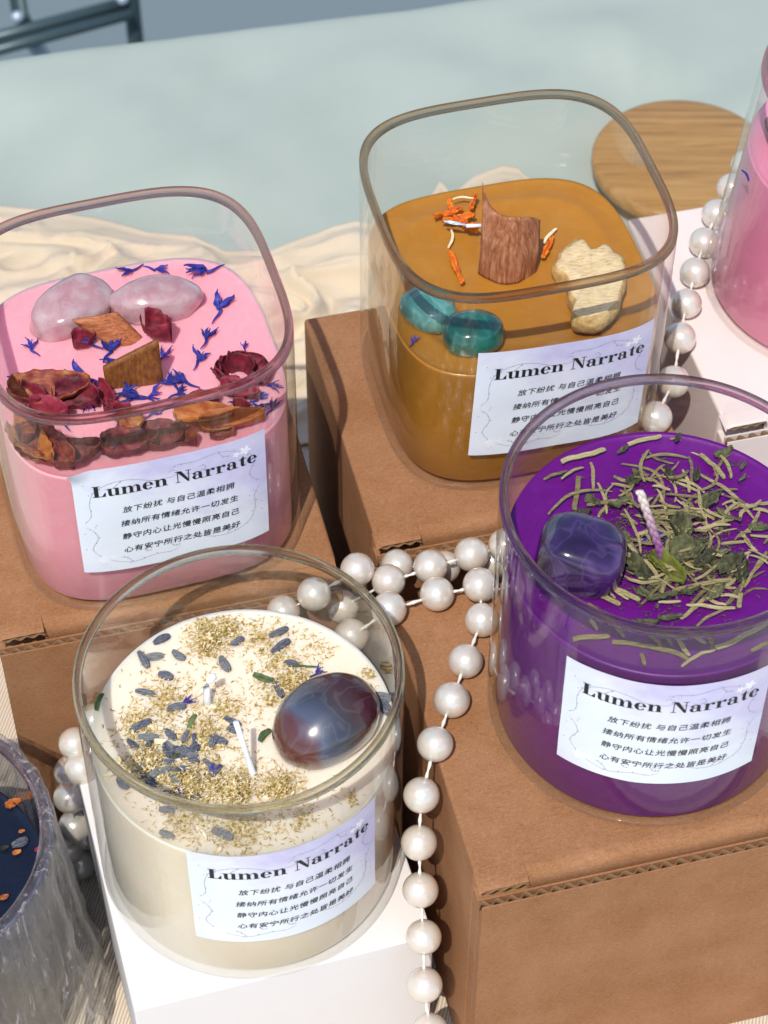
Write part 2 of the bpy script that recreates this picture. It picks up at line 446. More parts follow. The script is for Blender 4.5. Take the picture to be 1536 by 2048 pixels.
# ------------------------------------------------------------------ setting: table, cloths, ground
YAW = math.radians(14.2)
g = G()
g.grid([[(x, y, 0) for y in (-300, 900)] for x in (-600, 600)])
tag(g.out('ground', M['ground'], smooth=False, loc=(0, 0, -75)), kind='structure')

def tablecloth():
    a = math.radians(12.2); ux = Vector((math.cos(a), math.sin(a), 0)); vy = Vector((-math.sin(a), math.cos(a), 0))
    o = Vector((0, 76.75, 0)); P = []
    us = [-75 + i * 1.1 for i in range(150)]
    prof = [-110, -60, -30] + [-26 + k * 0.7 for k in range(36)] + [-0.6, -0.25, 0.0, 0.2, 0.35, 0.45]
    drop = [(0.5, -0.6), (0.6, -2.0)] + [(0.7 + 0.02 * k, -2.0 - 3.0 * k) for k in range(1, 11)]
    for u in us:
        row = []
        for v in prof:
            env = min(1, max(0, (v + 27) / 4)) * min(1, max(0.25, (-v) / 3))
            w = u * 0.9 + v * 0.55
            z = 0.75 * fbm((w * 0.13, v * 0.06 + 3, 0.3), 3) + 0.40 * fbm((u * 0.09 - v * 0.2, w * 0.06, 5), 2)
            crease = 0.34 * math.exp(-abs(u - 9.2 + (v + 5) * 0.36) / 0.5) + 0.14 * math.exp(-abs(u + 8 - v * 0.5) / 0.35) + 0.12 * math.exp(-abs(v + 14 + u * 0.12) / 0.3)
            edge = -0.25 * max(0, (v + 0.25) / 0.7) ** 2
            row.append(o + ux * u + vy * v + Vector((0, 0, -0.55 + (z + crease) * env + edge)))
        for dv, z in drop:
            f = 0.9 * fbm((u * 0.12, 9, 2), 2) * min(1, -z / 12)
            row.append(o + ux * u + vy * (dv + f) + Vector((0, 0, -0.45 + z)))
        P.append(row)
    g = G(); g.grid(P)
    tag(g.out('tablecloth', M['shaded']), 'pale sage grey cloth covering the whole market table, shade painted into its colour, soft folds at the back', 'tablecloth')
tablecloth()

def runner():
    P = []
    for i in range(90):
        x = -45 + i
        row = []
        for j in range(80):
            y = 12 + j * 0.62
            z = 0.0
            d = min(abs(x + 7.5 + (y - 28) * 0.1), 9)
            z += 0.10 * fbm((x * 0.22, y * 0.12, 1.7), 2)
            row.append((x, y, min(z, 0.0) * 1.0 - 0.02))
        P.append(row)
    g = G(); g.grid(P, 0.08)
    tag(g.out('table_runner', M['rib']), 'beige finely ribbed cloth laid under the boxes', 'cloth')
runner()

def scarf():
    # back outline along the top of the bunched muslin
    back = [(-130, 392), (-60, 388), (0, 388), (80, 395), (190, 412), (300, 440), (390, 448), (450, 478), (540, 478), (617, 447), (666, 430), (715, 418), (790, 432), (850, 392), (880, 338), (905, 366), (950, 328), (1005, 306), (1040, 312), (1072, 345)]
    bp = [on(px, py, 0.6) for px, py in back]
    # resample
    P = []; n = 260
    L = [0.0]
    for a, b in zip(bp, bp[1:]): L.append(L[-1] + (b - a).length)
    for i in range(n):
        s = L[-1] * i / (n - 1); k = 0
        while k < len(L) - 2 and L[k + 1] < s: k += 1
        t = (s - L[k]) / max(1e-6, L[k + 1] - L[k]); b = bp[k].lerp(bp[k + 1], t)
        f = Vector((b.x * 0.93 + 0.4, 52.5 + 0.18 * b.x, 0.0)); row = []
        ends = min(1, min(i, n - 1 - i) / 6)
        for j in range(120):
            v = j / 119
            p = f.lerp(b, v)
            q0 = Vector((p.x * 0.12 + p.y * 0.10, p.y * 0.27 - p.x * 0.08, 1.3))
            q = q0 + Vector((fbm(q0 * 1.3 + Vector((7, 0, 0)), 2), fbm(q0 * 1.3 + Vector((0, 9, 0)), 2), 0)) * 0.75
            sh = lambda w, e: max(0.0, 1 - abs(w) * e) ** 2.2
            h = 0.95 * sh(fbm(q, 1), 2.2) + 0.55 * sh(fbm(q * 1.9 + Vector((3, 1, 0)), 1), 2.4) + 0.10 * sh(fbm(q * 4.1 + Vector((8, 2, 0)), 1), 2.2)
            dome = math.sin(math.pi * min(1, 0.08 + v * 0.95)) ** 0.6
            tail = min(1, (1 - v) * 9)
            h = (0.35 + h) * dome * (0.35 + 0.65 * ends)
            row.append((p.x + 0.12 * fbm(q * 3, 2), p.y, 0.03 + h * (0.25 + 0.75 * tail)))
        P.append(row)
    g = G(); g.grid(P, 0.05)
    tag(g.out('muslin_scarf', M['muslin']), 'crumpled cream muslin bunched behind the cardboard boxes', 'scarf')
scarf()

# folding chair beyond the table
def chair():
    z = -35.0
    r = empty('folding_chair', on(140, 38, z))
    tag(r, 'dark metal chair frame standing on the ground beyond the table edge', 'chair')
    o = Vector(r.location)
    g = G()
    a, b = on(-140, 110, z) - o, on(262, 2, z) - o
    for d in (0.0, -1.0):
        g.tube([a + Vector((0, d, d * 0.3)), b + Vector((0, d, d * 0.3))], 0.42, 10)
    g.out('rail', M['tube'], r)
    for (x, y), top, bot in (((262, 8), 20, -40), ((38, 30), 24, -0.3), ((-130, 100), 20, -40)):
        p = on(x, y, z) - o
        g = G(); g.tube([p + Vector((0, 0.4, top)), p + Vector((0, 0.4, 0)), p + Vector((0.4, -0.6, bot))], 0.55, 10)
        g.out('leg', M['tube'], r)
    for x, y in ((35, 34), (245, -2)):
        bm = bmesh.new(); bmesh.ops.create_uvsphere(bm, u_segments=16, v_segments=10, radius=0.42)
        me = bpy.data.meshes.new('bolt'); bm.to_mesh(me); bm.free(); me.materials.append(M['chrome'])
        me.polygons.foreach_set('use_smooth', [True] * len(me.polygons))
        c = bpy.data.objects.new('bolt', me); c.location = on(x, y, z + 0.6) - o; link(c, r)
    g = G(); g.tube([on(50, 60, z - 0.9) - o, on(96, 128, z - 6) - o], 0.6, 10)
    g.out('strut', M['chrome'], r)
    g = G()
    s = [on(-140, 60, z + 10) - o, on(30, 20, z + 10) - o]
    g.box((-14, 2.5, 5.6), (-1, 16, 6.4))
    g.out('seat', M['tube'], r, smooth=False)
chair()

# ------------------------------------------------------------------ boxes
def rounded_slab(g, a, b, r, n=4):
    """box with rounded vertical+horizontal edges (via bmesh bevel)"""
    bm = bmesh.new()
    bmesh.ops.create_cube(bm, size=1.0)
    for v in bm.verts:
        v.co = Vector(((a[i] + b[i]) / 2 + v.co[i] * (b[i] - a[i]) for i in range(3)))
    bmesh.ops.bevel(bm, geom=bm.edges[:], offset=r, segments=n, affect='EDGES', profile=0.6)
    bm.verts.index_update()
    g.add([v.co for v in bm.verts], [[v.index for v in f.verts] for f in bm.faces])
    bm.free()

def corrugated_box(corner, label, mat, w=9.3, d=9.4, h=9.6, notch=1.25, name='cardboard_box', grp='mailer boxes under the candles'):
    """corner: front left top corner; the lid bends over the front and tucks behind the front panel"""
    t = 0.28
    r = empty(name, (corner[0], corner[1], 0), YAW)
    tag(r, label, 'box', grp)
    g = G()
    rounded_slab(g, (0, 0.80, 0), (w, d, h - 0.012), 0.13)
    rounded_slab(g, (0.02, t + 0.06, 0), (w - 0.02, 1.2, h - 0.75), 0.08)
    g.out('carton_body', mat, r)
    # lid: flat top whose front edge folds over and tucks in behind the front panel
    g = G()
    wob = lambda x, y: 0.022 * fbm((x * 0.45, y * 0.45, corner[0]), 3)
    xs = [0.10 + (w - 0.20) * i / 30 for i in range(31)]
    ys = [0.74, 0.78, 0.84, 0.95, 1.3] + [2 + k for k in range(7)] + [d - 0.12]
    g.grid([[(x, y, h + wob(x, y)) for y in ys[::-1]] for x in xs])
    xs = [notch + (w - 0.05 - notch) * i / 30 for i in range(31)]
    prof = [(0.84, 0), (0.78, 0), (0.74, 0)] + [(t + 0.10 + 0.36 - 0.36 * math.sin(q), -0.36 + 0.36 * math.cos(q)) for q in [k * math.pi / 20 for k in range(1, 11)]] + [(t + 0.09, -0.8), (t + 0.09, -1.2)]
    g.grid([[(x, y + 0.015 * fbm((x * 0.7, 2, corner[0]), 2) * min(1, -z * 6), h + z + wob(x, y)) for y, z in prof] for x in xs])
    xs = [-0.01 + (notch + 0.0) * i / 10 for i in range(11)]
    tab = [(0.84, 0), (0.74, 0), (0.5, -0.005), (0.34, -0.015), (0.25, -0.03), (0.245, -0.06)]
    g.grid([[(x, y, h + z + wob(x, y) - 0.12 * max(0, 1 - x / 0.2) ** 2) for y, z in tab] for x in xs])
    g.out('lid', mat, r)
    # front panel with its cut top edge (liners and flutes)
    g = G()
    g.box((0.0, 0.0, 0.0), (w, 0.04, h - 0.42))
    g.box((0.0, t - 0.05, 0.0), (w, t, h - 0.42))
    g.box((0.0, 0.05, 0.0), (w, t - 0.05, h - 0.80))
    fp = g.out('front_panel', mat, r, smooth=False)
    g = G(); P = []
    nw = int(w / 0.03)
    for i in range(nw + 1):
        x = w * i / nw
        y = t / 2 + (0.070 + 0.02 * fbm((x * 0.8, 3, corner[1]), 2)) * math.sin(x / 0.36 * 2 * math.pi + 1.2 * fbm((x * 0.7, 0, corner[0]), 2))
        P.append([(x, y, h - 0.80), (x, y, h - 0.435 + 0.02 * fbm((x * 2, 1, corner[0]), 2))])
    g.grid(P, 0.018)
    for i in range(1):      # the little cut edge of the corner tab
        P = []
        for k in range(30):
            x = 0.02 + notch * k / 29
            zz = h - 0.15 + 0.05 * math.sin(x / 0.34 * 2 * math.pi)
            P.append([(x, 0.24, zz), (x, 0.5, zz)])
        g.grid(P, 0.02)
    g.out('fluted_edge', M['flute'], fp)
    return r

corrugated_box((-10.12, 35.95), 'brown cardboard box under the square pink candle', M['kraft'])
corrugated_box((-0.12, 39.22), 'brown cardboard box under the caramel candle', M['kraft'])
corrugated_box((2.42, 28.37), 'brown cardboard box under the purple candle, nearest of the brown ones', M['kraft'])
corrugated_box((9.85, 43.72), 'pale pinkish white cardboard box under the round pink candle', M['pink_card'])

def white_box():
    r = empty('gift_box', (-6.28, 27.68, 0), math.radians(16.3))
    tag(r, 'small plain white box under the cream candle', 'box')
    g = G(); rounded_slab(g, (0.03, 0.03, 0), (7.90, 8.0, 4.6), 0.05)
    g.out('tray', M['white_card'], r)
    g = G(); rounded_slab(g, (0, 0, 0.9), (7.93, 8.05, 5.29), 0.07)
    g.out('box_lid', M['white_card'], r)
white_box()

def bamboo_lid():
    g = G(); R = 3.5; h = 0.65; prof = [(0, 0), (R - 0.15, 0), (R, 0.15), (R, h - 0.2), (R - 0.08, h - 0.06), (R - 0.25, h), (R * 0.5, h), (0.01, h)]
    P = []
    for k in range(97):
        a = k * 2 * math.pi / 96
        P.append([(r * math.cos(a), r * math.sin(a), z) for r, z in prof])
    g.grid(P)
    o = g.out('jar_lid', M['bamboo'], loc=on(1368, 312, h) - Vector((0, 0, h)))
    tag(o, 'round bamboo jar lid lying on the table cloth at the back', 'lid')
bamboo_lid()

# ------------------------------------------------------------------ printed label
def arc(cx, cy, rx, ry, a0, a1, n=14):
    return [(cx + rx * math.cos(math.radians(a0 + (a1 - a0) * i / n)), cy + ry * math.sin(math.radians(a0 + (a1 - a0) * i / n))) for i in range(n + 1)]

def R_(x0, y0, x1, y1): return ('poly', [(x0, y0), (x1, y0), (x1, y1), (x0, y1)])
def S_(a, b): return ('strip', a, b)
def D_(cx, cy, r): return ('poly', arc(cx, cy, r, r, 0, 342, 19))
_arch = lambda dx: S_([(.28 + dx, .48), (.36 + dx, .615), (.46 + dx, .672), (.57 + dx, .668), (.67 + dx, .60), (.735 + dx, .44)], [(.28 + dx, .42), (.34 + dx, .53), (.40 + dx, .585), (.45 + dx, .592), (.50 + dx, .555), (.515 + dx, .44)])
GLYPH = {
 'L': ([R_(0, .955, .50, 1), R_(.11, .0, .37, 1), R_(0, 0, .80, .05), ('poly', [(.58, .05), (.80, .0), (.80, .37), (.765, .37)])], .88),
 'u': ([R_(0, .615, .2, .66), R_(.08, .2, .295, .66), R_(.42, .615, .6, .66), R_(.515, 0, .735, .66), R_(.73, 0, .83, .045),
        S_([(.08, .21), (.10, .08), (.18, 0), (.30, -.018), (.42, .02), (.53, .14)], [(.295, .21), (.305, .10), (.33, .062), (.38, .058), (.45, .09), (.53, .19)])], .88),
 'n': ([R_(0, .615, .2, .66), R_(.08, 0, .295, .66), R_(0, 0, .375, .045), R_(.515, 0, .735, .45), R_(.435, 0, .82, .045), _arch(0)], .88),
 'm': ([R_(0, .615, .2, .66), R_(.08, 0, .295, .66), R_(0, 0, .375, .045), R_(.515, 0, .735, .45), R_(.435, 0, .815, .045), _arch(0),
        R_(.955, 0, 1.175, .45), R_(.875, 0, 1.26, .045), _arch(.44)], 1.32),
 'e': ([S_(arc(.33, .325, .33, .35, 0, 322, 40), arc(.355, .33, .125, .305, 0, 322, 40)), R_(.21, .32, .66, .365)], .74),
 'N': ([R_(.13, 0, .185, 1), R_(0, .955, .3, 1), R_(.0, 0, .32, .045), ('poly', [(.11, 1), (.40, 1), (.865, .12), (.865, -.02), (.76, -.02)]), R_(.81, 0, .865, 1), R_(.67, .955, 1.0, 1)], 1.06),
 'a': ([R_(.40, .08, .61, .46), S_([(.05, .50), (.14, .63), (.30, .685), (.47, .65), (.57, .58), (.61, .45)], [(.14, .52), (.20, .60), (.29, .635), (.36, .61), (.395, .55), (.40, .45)]), D_(.135, .51, .095),
        S_(arc(.25, .19, .245, .21, 60, 330, 22), arc(.29, .19, .095, .16, 60, 330, 22)), S_([(.40, .39), (.33, .385)], [(.40, .34), (.36, .33)]),
        S_([(.40, .12), (.45, .02), (.56, -.02), (.68, -.005), (.76, .05)], [(.61, .12), (.615, .06), (.64, .04), (.69, .04), (.745, .075)])], .80),
 'r': ([R_(0, .615, .2, .66), R_(.08, 0, .295, .66), R_(0, 0, .42, .045), S_([(.28, .47), (.36, .605), (.45, .672), (.56, .67)], [(.28, .41), (.36, .53), (.43, .58), (.52, .57)]), D_(.535, .565, .105)], .70),
 't': ([R_(.13, .14, .345, .66), ('poly', [(.13, .66), (.345, .66), (.345, .88), (.31, .88)]), R_(.0, .615, .52, .66), S_([(.13, .16), (.17, .02), (.28, -.02), (.41, .02), (.50, .13)], [(.345, .15), (.355, .08), (.39, .06), (.44, .085), (.48, .14)])], .56),
 ' ': ([], .42)}

def flat_title(text, size):
    vs, fs, x = [], [], 0.0
    for ch in text:
        shapes, adv = GLYPH[ch]
        for sh in shapes:
            b = len(vs)
            if sh[0] == 'poly':
                vs += [((x + p[0]) * size, p[1] * size) for p in sh[1]]; fs.append(tuple(range(b, b + len(sh[1]))))
            else:
                A, B = sh[1], sh[2]; k = len(A)
                vs += [((x + p[0]) * size, p[1] * size) for p in A] + [((x + p[0]) * size, p[1] * size) for p in B]
                fs += [(b + i, b + i + 1, b + k + i + 1, b + k + i) for i in range(k - 1)]
        x += adv
    w = x * size
    return [(u - w / 2, v) for u, v in vs], fs

def flat_cjk(text, size):
    cu = bpy.data.curves.new('verse', 'FONT'); cu.body = text; cu.size = size; cu.align_x = 'CENTER'; cu.resolution_u = 2
    cu.space_character = 1.10; cu.offset = 0.0022
    o = bpy.data.objects.new('verse', cu); COL.objects.link(o)
    dg = bpy.context.evaluated_depsgraph_get()
    me = bpy.data.meshes.new_from_object(o.evaluated_get(dg))
    vs = [(v.co.x, v.co.y) for v in me.vertices]; fs = [tuple(p.vertices) for p in me.polygons]
    bpy.data.objects.remove(o); bpy.data.curves.remove(cu); bpy.data.meshes.remove(me)
    return vs, fs

LW, LH = 5.0, 3.95
def build_print():
    vs, fs = flat_title('Lumen Narrate', 0.408)
    n1 = len(flat_title('Lumen', 0.408)[0]); m1 = len(flat_title('Lumen', 0.408)[1])
    vs = [(u + 0.12, v + 0.95) for u, v in vs]
    out = [('title_word', vs[:n1], fs[:m1]), ('title_word', vs[n1:], [tuple(i - n1 for i in f) for f in fs[m1:]])]
    for k, (t, y) in enumerate((('放下纷扰 与自己温柔相拥', 0.30), ('接纳所有情绪允许一切发生', -0.22), ('静守内心让光慢慢照亮自己', -0.73), ('心有安宁所行之处皆是美好', -1.25))):
        vs, fs = flat_cjk(t, 0.245)
        out.append(('verse', [(u + 0.12 + 0.14 * v, v + y - 0.04) for u, v in vs], fs))
    return out
PRINT = build_print()

def smooth_line(pts, n=10):
    out = []
    for i in range(len(pts) - 1):
        p0, p1, p2, p3 = pts[max(i - 1, 0)], pts[i], pts[i + 1], pts[min(i + 2, len(pts) - 1)]
        for k in range(n):
            t = k / n
            out.append(tuple(0.5 * ((2 * p1[c]) + (-p0[c] + p2[c]) * t + (2 * p0[c] - 5 * p1[c] + 4 * p2[c] - p3[c]) * t * t + (-p0[c] + 3 * p1[c] - 3 * p2[c] + p3[c]) * t ** 3) for c in (0, 1)))
    out.append(pts[-1]); return out

def build_vines():
    rng = random.Random(4)
    V, Fc, BL = [], [], []
    def ribbon(line, w, rot):
        b = len(V); n = len(line)
        for i, p in enumerate(line):
            a, c = line[max(i - 1, 0)], line[min(i + 1, n - 1)]
            tx, ty = c[0] - a[0], c[1] - a[1]; l = math.hypot(tx, ty) or 1
            ww = w * (0.35 + 0.65 * math.sin(math.pi * min(1, 0.1 + 0.9 * i / n)))
            for s in (1, -1):
                u, v = p[0] - s * ty / l * ww, p[1] + s * tx / l * ww
                V.append((u * rot, v * rot))
        Fc.extend([(b + 2 * i, b + 2 * i + 1, b + 2 * i + 3, b + 2 * i + 2) for i in range(n - 1)])
    def leaf(x, y, a, l, rot, T=None, Fx=None):
        T = V if T is None else T; Fx = Fc if Fx is None else Fx
        b = len(T); ca, sa = math.cos(a), math.sin(a)
        for px, py in ((0, 0), (l * .4, l * .22), (l, 0), (l * .45, -l * .2)):
            T.append(((x + px * ca - py * sa) * rot, (y + px * sa + py * ca) * rot))
        Fx.append((b, b + 1, b + 2, b + 3))
    for rot in (1, -1):
        lines = [[(-1.95, -1.42), (-2.18, -1.05), (-2.02, -.62), (-2.12, -.32), (-2.3, -.18)],
                 [(-2.3, -.02), (-2.12, .25), (-2.12, .75), (-1.95, 1.18), (-1.5, 1.42), (-1.0, 1.42), (-.45, 1.22), (0.0, 1.22), (.16, 1.36), (.02, 1.46), (-.08, 1.38)],
                 [(.30, 1.22), (.62, 1.18), (.86, 1.30), (.8, 1.42), (.68, 1.38)],
                 [(-1.75, -1.55), (-1.2, -1.72), (-.6, -1.60), (-.2, -1.62), (.05, -1.52)],
                 [(-1.2, -1.7), (-1.35, -1.52), (-1.5, -1.46)], [(-1.3, 1.43), (-1.5, 1.22), (-1.72, 1.2)]]
        for l in lines:
            s = smooth_line(l); ribbon(s, 0.009, rot)
            for k in range(3, len(s) - 2, 6):
                leaf(s[k][0], s[k][1], rng.uniform(0, 6.28), rng.uniform(.05, .09), rot)
        for _ in range(7):
            leaf(-2.25 + rng.uniform(-.12, .3), rng.uniform(-1.2, 1.5), rng.uniform(0, 6.28), .07, rot)
        FV, FF = [], []; BL.append((FV, FF))
        for fx, fy, s in ((-1.92, -1.5, .2), (-1.68, -1.44, .12)):
            for k in range(5):
                leaf(fx, fy, k * 1.2566 + .4, s, rot, FV, FF)
                leaf(fx, fy, k * 1.2566 + .7, s * .9, rot, FV, FF)
    return (V, Fc), BL
VINES, BLOOMS = build_vines()

# ------------------------------------------------------------------ candles
class Jar:
    def __init__(s, loc, kind, R, H, yaw=0.0):
        s.loc = Vector(loc); s.kind = kind; s.R = R; s.H = H; s.yaw = yaw
        s.n = 2.0 if kind == 'round' else 3.56
        s.seg = 144
        s.tab = []
        L = 0; prev = None
        for k in range(-720, 721):
            a = -math.pi / 2 + k * math.pi / 1440
            x, y = s.pt(a, R, False)
            if prev: L += math.hypot(x - prev[0], y - prev[1])
            prev = (x, y); s.tab.append((L, a))
        mid = s.tab[720][0]; s.tab = [(l - mid, a) for l, a in s.tab]
    def pt(s, a, r, rot=True):
        c, q = math.cos(a), math.sin(a)
        k = r / (abs(c) ** s.n + abs(q) ** s.n) ** (1 / s.n)
        x, y = k * c, k * q
        if rot: x, y = x * math.cos(s.yaw) - y * math.sin(s.yaw), x * math.sin(s.yaw) + y * math.cos(s.yaw)
        return x, y
    def lathe(s, prof, closed=False):
        g = G(); P = []
        for k in range(s.seg + 1):
            a = k * 2 * math.pi / s.seg
            row = []
            for r, z in prof:
                x, y = s.pt(a, r); row.append((x, y, z))
            if closed: row.append(row[0])
            P.append(row)
        g.grid(P)
        # weld the seam
        bm = bmesh.new()
        vv = [bm.verts.new(v) for v in g.v]
        for f in g.f: bm.faces.new([vv[i] for i in f])
        bmesh.ops.remove_doubles(bm, verts=bm.verts[:], dist=1e-4)
        bmesh.ops.recalc_face_normals(bm, faces=bm.faces[:])
        bm.verts.index_update()
        out = G(); out.add([v.co for v in bm.verts], [[v.index for v in f.verts] for f in bm.faces]); bm.free()
        return out
    def on_wall(s, u, v, off):
        i = min(range(0, len(s.tab), 8), key=lambda k: abs(s.tab[k][0] - u))
        lo = max(0, i - 8); hi = min(len(s.tab) - 1, i + 8)
        while hi - lo > 1:
            m = (lo + hi) // 2
            if s.tab[m][0] < u: lo = m
            else: hi = m
        (l0, a0), (l1, a1) = s.tab[lo], s.tab[hi]
        a = a0 + (a1 - a0) * (u - l0) / (l1 - l0 or 1)
        x, y = s.pt(a, s.R + off)
        return Vector((x, y, v))

def candle(loc, kind, R, H, wax_h, waxmat, rimglass, name_label, yaw=0.0, lab=None, wall=0.21, lip=0.0, surf=None, base_in=0.06):
    J = Jar(loc, kind, R, H, yaw)
    r = empty('candle_jar', loc)
    tag(r, name_label, 'candle', 'scented candles in clear glass jars')
    # base: thick solid glass
    b = [(0.01, 0.02), (R - 0.45, 0.02), (R - 0.28, 0.0), (R - 0.14, 0.03), (R - base_in, 0.12), (R - 0.012, 0.22), (R - 0.004, 0.28), (R - wall, 0.28), (R - wall - 0.04, 0.20), (0.01, 0.19)]
    wl = [(R, 0.285), (R, H * 0.5), (R, H - 0.24)]
    g = J.lathe(wl)
    gi = J.lathe([(R - wall, H - 0.24), (R - wall, H * 0.5), (R - wall, 0.285)])
    g.add(gi.v, gi.f)
    body = g.out('glass_wall', M['glass'], r)
    J.lathe(b).out('glass_base', M['glass'], body)
    k = wall / 2
    prof = [(R - k + k * math.cos(q), H - k + k * math.sin(q)) for q in [i * math.pi / 10 for i in range(11)]]
    prof = [(R, H - 0.235)] + prof + [(R - wall, H - 0.235)]
    J.lathe(prof, True).out('glass_rim', M[rimglass], body)
    # wax
    rw = R - wall - 0.02
    P = []; g = G()
    nr = 46
    verts = [(0, 0, wax_h)]; seg = 128
    def top(x, y, t):
        z = wax_h + 0.10 * math.exp(-(1 - t) * rw / 0.10) + 0.02 * fbm((x * 0.5, y * 0.5, wax_h), 3)
        if surf: z += surf(x + loc[0], y + loc[1], t)
        return z
    verts = [(0, 0, top(0, 0, 0))]
    for i in range(1, nr + 1):
        t = (i / nr) ** 0.8
        for kx in range(seg):
            x, y = J.pt(kx * 2 * math.pi / seg, rw * t); verts.append((x, y, top(x, y, t)))
    fs = [(0, 1 + kx, 1 + (kx + 1) % seg) for kx in range(seg)]
    for i in range(nr - 1):
        for kx in range(seg):
            a, c = 1 + i * seg + kx, 1 + i * seg + (kx + 1) % seg
            fs.append((a, a + seg, c + seg, c))
    last = 1 + (nr - 1) * seg
    for zz in (wax_h - 0.02, wax_h * 0.5, 0.30, 0.215):
        st = len(verts)
        for kx in range(seg):
            x, y = J.pt(kx * 2 * math.pi / seg, rw - (0.06 if zz < 0.25 else 0)); verts.append((x, y, zz))
        for kx in range(seg):
            k2 = (kx + 1) % seg
            fs.append((last + kx, st + kx, st + k2, last + k2))
        last = st
    fs.append(tuple(last + kx for kx in range(seg))[::-1])
    mesh('wax', verts, fs, M[waxmat], r)
    if lab:
        u0, z0, tilt, curl = lab
        ct, stt = math.cos(tilt), math.sin(tilt)
        def mp(u, v, off):
            if curl: off += 0.22 * max(0, 1 - math.hypot(u + LW / 2, v - LH / 2) / 0.55) ** 1.6
            off += 0.012 * fbm((u * 0.8, v * 0.8, u0), 2)
            return J.on_wall(u0 + u * ct - v * stt, z0 + u * stt + v * ct, off + 0.02)
        nu, nv = 60, 30
        vs, uv, fs = [], [], []
        for i in range(nu + 1):
            for j in range(nv + 1):
                u, v = (i / nu - .5) * LW, (j / nv - .5) * LH
                vs.append(mp(u, v, 0)); uv.append((i / nu, j / nv))
        fs = [(i * (nv + 1) + j, (i + 1) * (nv + 1) + j, (i + 1) * (nv + 1) + j + 1, i * (nv + 1) + j + 1) for i in range(nu) for j in range(nv)]
        L = mesh('label', vs, fs, M['label'], r, uv=uv)
        for nm, V, Fc, mt, off in [(n_, v_, f_, 'ink', 0.012) for n_, v_, f_ in PRINT] + [('vine_border', VINES[0], VINES[1], 'vine', 0.006)] + [('flower_print', v_, f_, 'flower_ink', 0.009) for v_, f_ in BLOOMS]:
            mesh(nm, [mp(u, v, off) for u, v in V], Fc, M[mt], L, smooth=False)
    return r, J

CR = Vector((-3.4728, 32.4723, 5.2923)); PU = Vector((6.6642, 34.342, 9.6)); PK = Vector((-6.5501, 41.3268, 9.6)); OR = Vector((3.484, 45.5716, 9.6)); RP = Vector((13.62, 49.86, 9.6)); BK = Vector((-12.45, 31.0, 0.0))
Zc, Zp, Zk, Zo = CR.z + 5.5, PU.z + 6.0, PK.z + 5.08, OR.z + 4.38

def orange_pool(x, y, t):
    # shallow sunk pool with a soft ridge shaped to imitate the caustic ring
    return -0.10 * (1 - 1 / (1 + math.exp((0.74 - t) * 26))) + 0.05 * math.exp(-((t - 0.80) / 0.05) ** 2)
def purple_pool(x, y, t):
    return -0.07 / (1 + math.exp((t - 0.90) * 60))

cream, Jc = candle(CR, 'round', 4.0, 8.0, 5.5, 'wax_cream', 'glass_c', 'round cream candle topped with lavender and a big agate, on the white box', lab=(19 * math.pi / 180 * 4.0, 4.1, 0, False))
purple, Jp = candle(PU, 'round', 4.0, 8.0, 6.0, 'wax_purple', 'glass_v', 'round purple candle covered in rosemary and mint', lab=(-2 * math.pi / 180 * 4.0, 4.08, 0, False), surf=purple_pool)
pink, Jk = candle(PK, 'square', 3.94, 7.6, 5.08, 'wax_pink', 'glass_p', 'square pink candle covered with rose petals and cornflowers', yaw=0.2935, lab=(0.08, 3.75, math.radians(-0.3), True))
orange, Jo = candle(OR, 'square', 3.91, 7.56, 4.38, 'wax_orange', 'glass_b', 'square caramel brown candle with a ginger slice and teal stones', yaw=0.2555, lab=(0.35, 3.5, math.radians(-2.2), False), surf=orange_pool)
rpink, Jr = candle(RP, 'round', 4.0, 8.0, 5.2, 'wax_pink2', 'glass_p', 'round hot pink candle cut off by the photo edge, on the pinkish box')
for c_ in list(rpink.children) + [k_ for c_ in rpink.children for k_ in c_.children]:
    for v_ in c_.data.vertices:
        t_ = v_.co.z / 8.0
        v_.co.x = v_.co.x * (1 - 0.115 * t_) + 0.36 * t_; v_.co.y *= 1 - 0.115 * t_
black, Jb = candle(BK, 'round', 4.0, 8.0, 5.6, 'wax_navy', 'glass_v', 'dark navy candle wrapped in crinkled clear film', wall=0.3)

def wicks():
    g = G()
    a = on(417, 1408, Zc) - CR
    g.tube([a + Vector((0, 0, -0.1)), a + Vector((-0.02, 0, 0.3)), a + Vector((-0.02, 0.05, 0.62)), a + Vector((0.06, 0.1, 0.85)), a + Vector((0.17, 0.14, 0.96)), a + Vector((0.23, 0.15, 0.97))], [0.13, 0.095, 0.088, 0.09, 0.10, 0.075], 10)
    g.out('wick', M['wick_white'], cream)
    g = G()
    a = on(507, 1552, Zc) - CR
    g.tube([a + Vector((0.02, 0, -0.1)), a + Vector((0, 0, 0.05)), a + Vector((-0.12, 0.1, 0.7)), a + Vector((-0.36, 0.3, 1.85))], [0.2, 0.085, 0.07, 0.07], 10)
    g.out('wick', M['wick_white'], cream)
    # braided wick of the purple candle
    k = N('purple_stained_wick')
    sx = k.n('SeparateXYZ', {0: k.coord()})
    col = k.ramp(k.math('MULTIPLY', k.math('SUBTRACT', sx.outputs[2], 6.0), 0.55), [(0.0, lin('6a1a80')), (0.35, lin('8a5288')), (0.75, lin('b89aa4')), (1.0, lin('d8cac0'))])
    mw = k.pr(col, 0.75)
    g = G()
    b = on(1331, 1132, Zp) - PU; t = b + Vector((-0.75, 0.55, 2.05))
    for s in range(3):
        pts = []
        for i in range(90):
            f = i / 89; p = b.lerp(t, f); ph = f * 19 + s * 2.094
            ax = (t - b).normalized(); u = ax.cross(Vector((0, 1, 0))).normalized(); v = ax.cross(u)
            pts.append(p + u * 0.05 * math.cos(ph) + v * 0.025 * math.sin(2 * ph))
        g.tube(pts, 0.062, 8)
    g.out('wick', mw, purple)
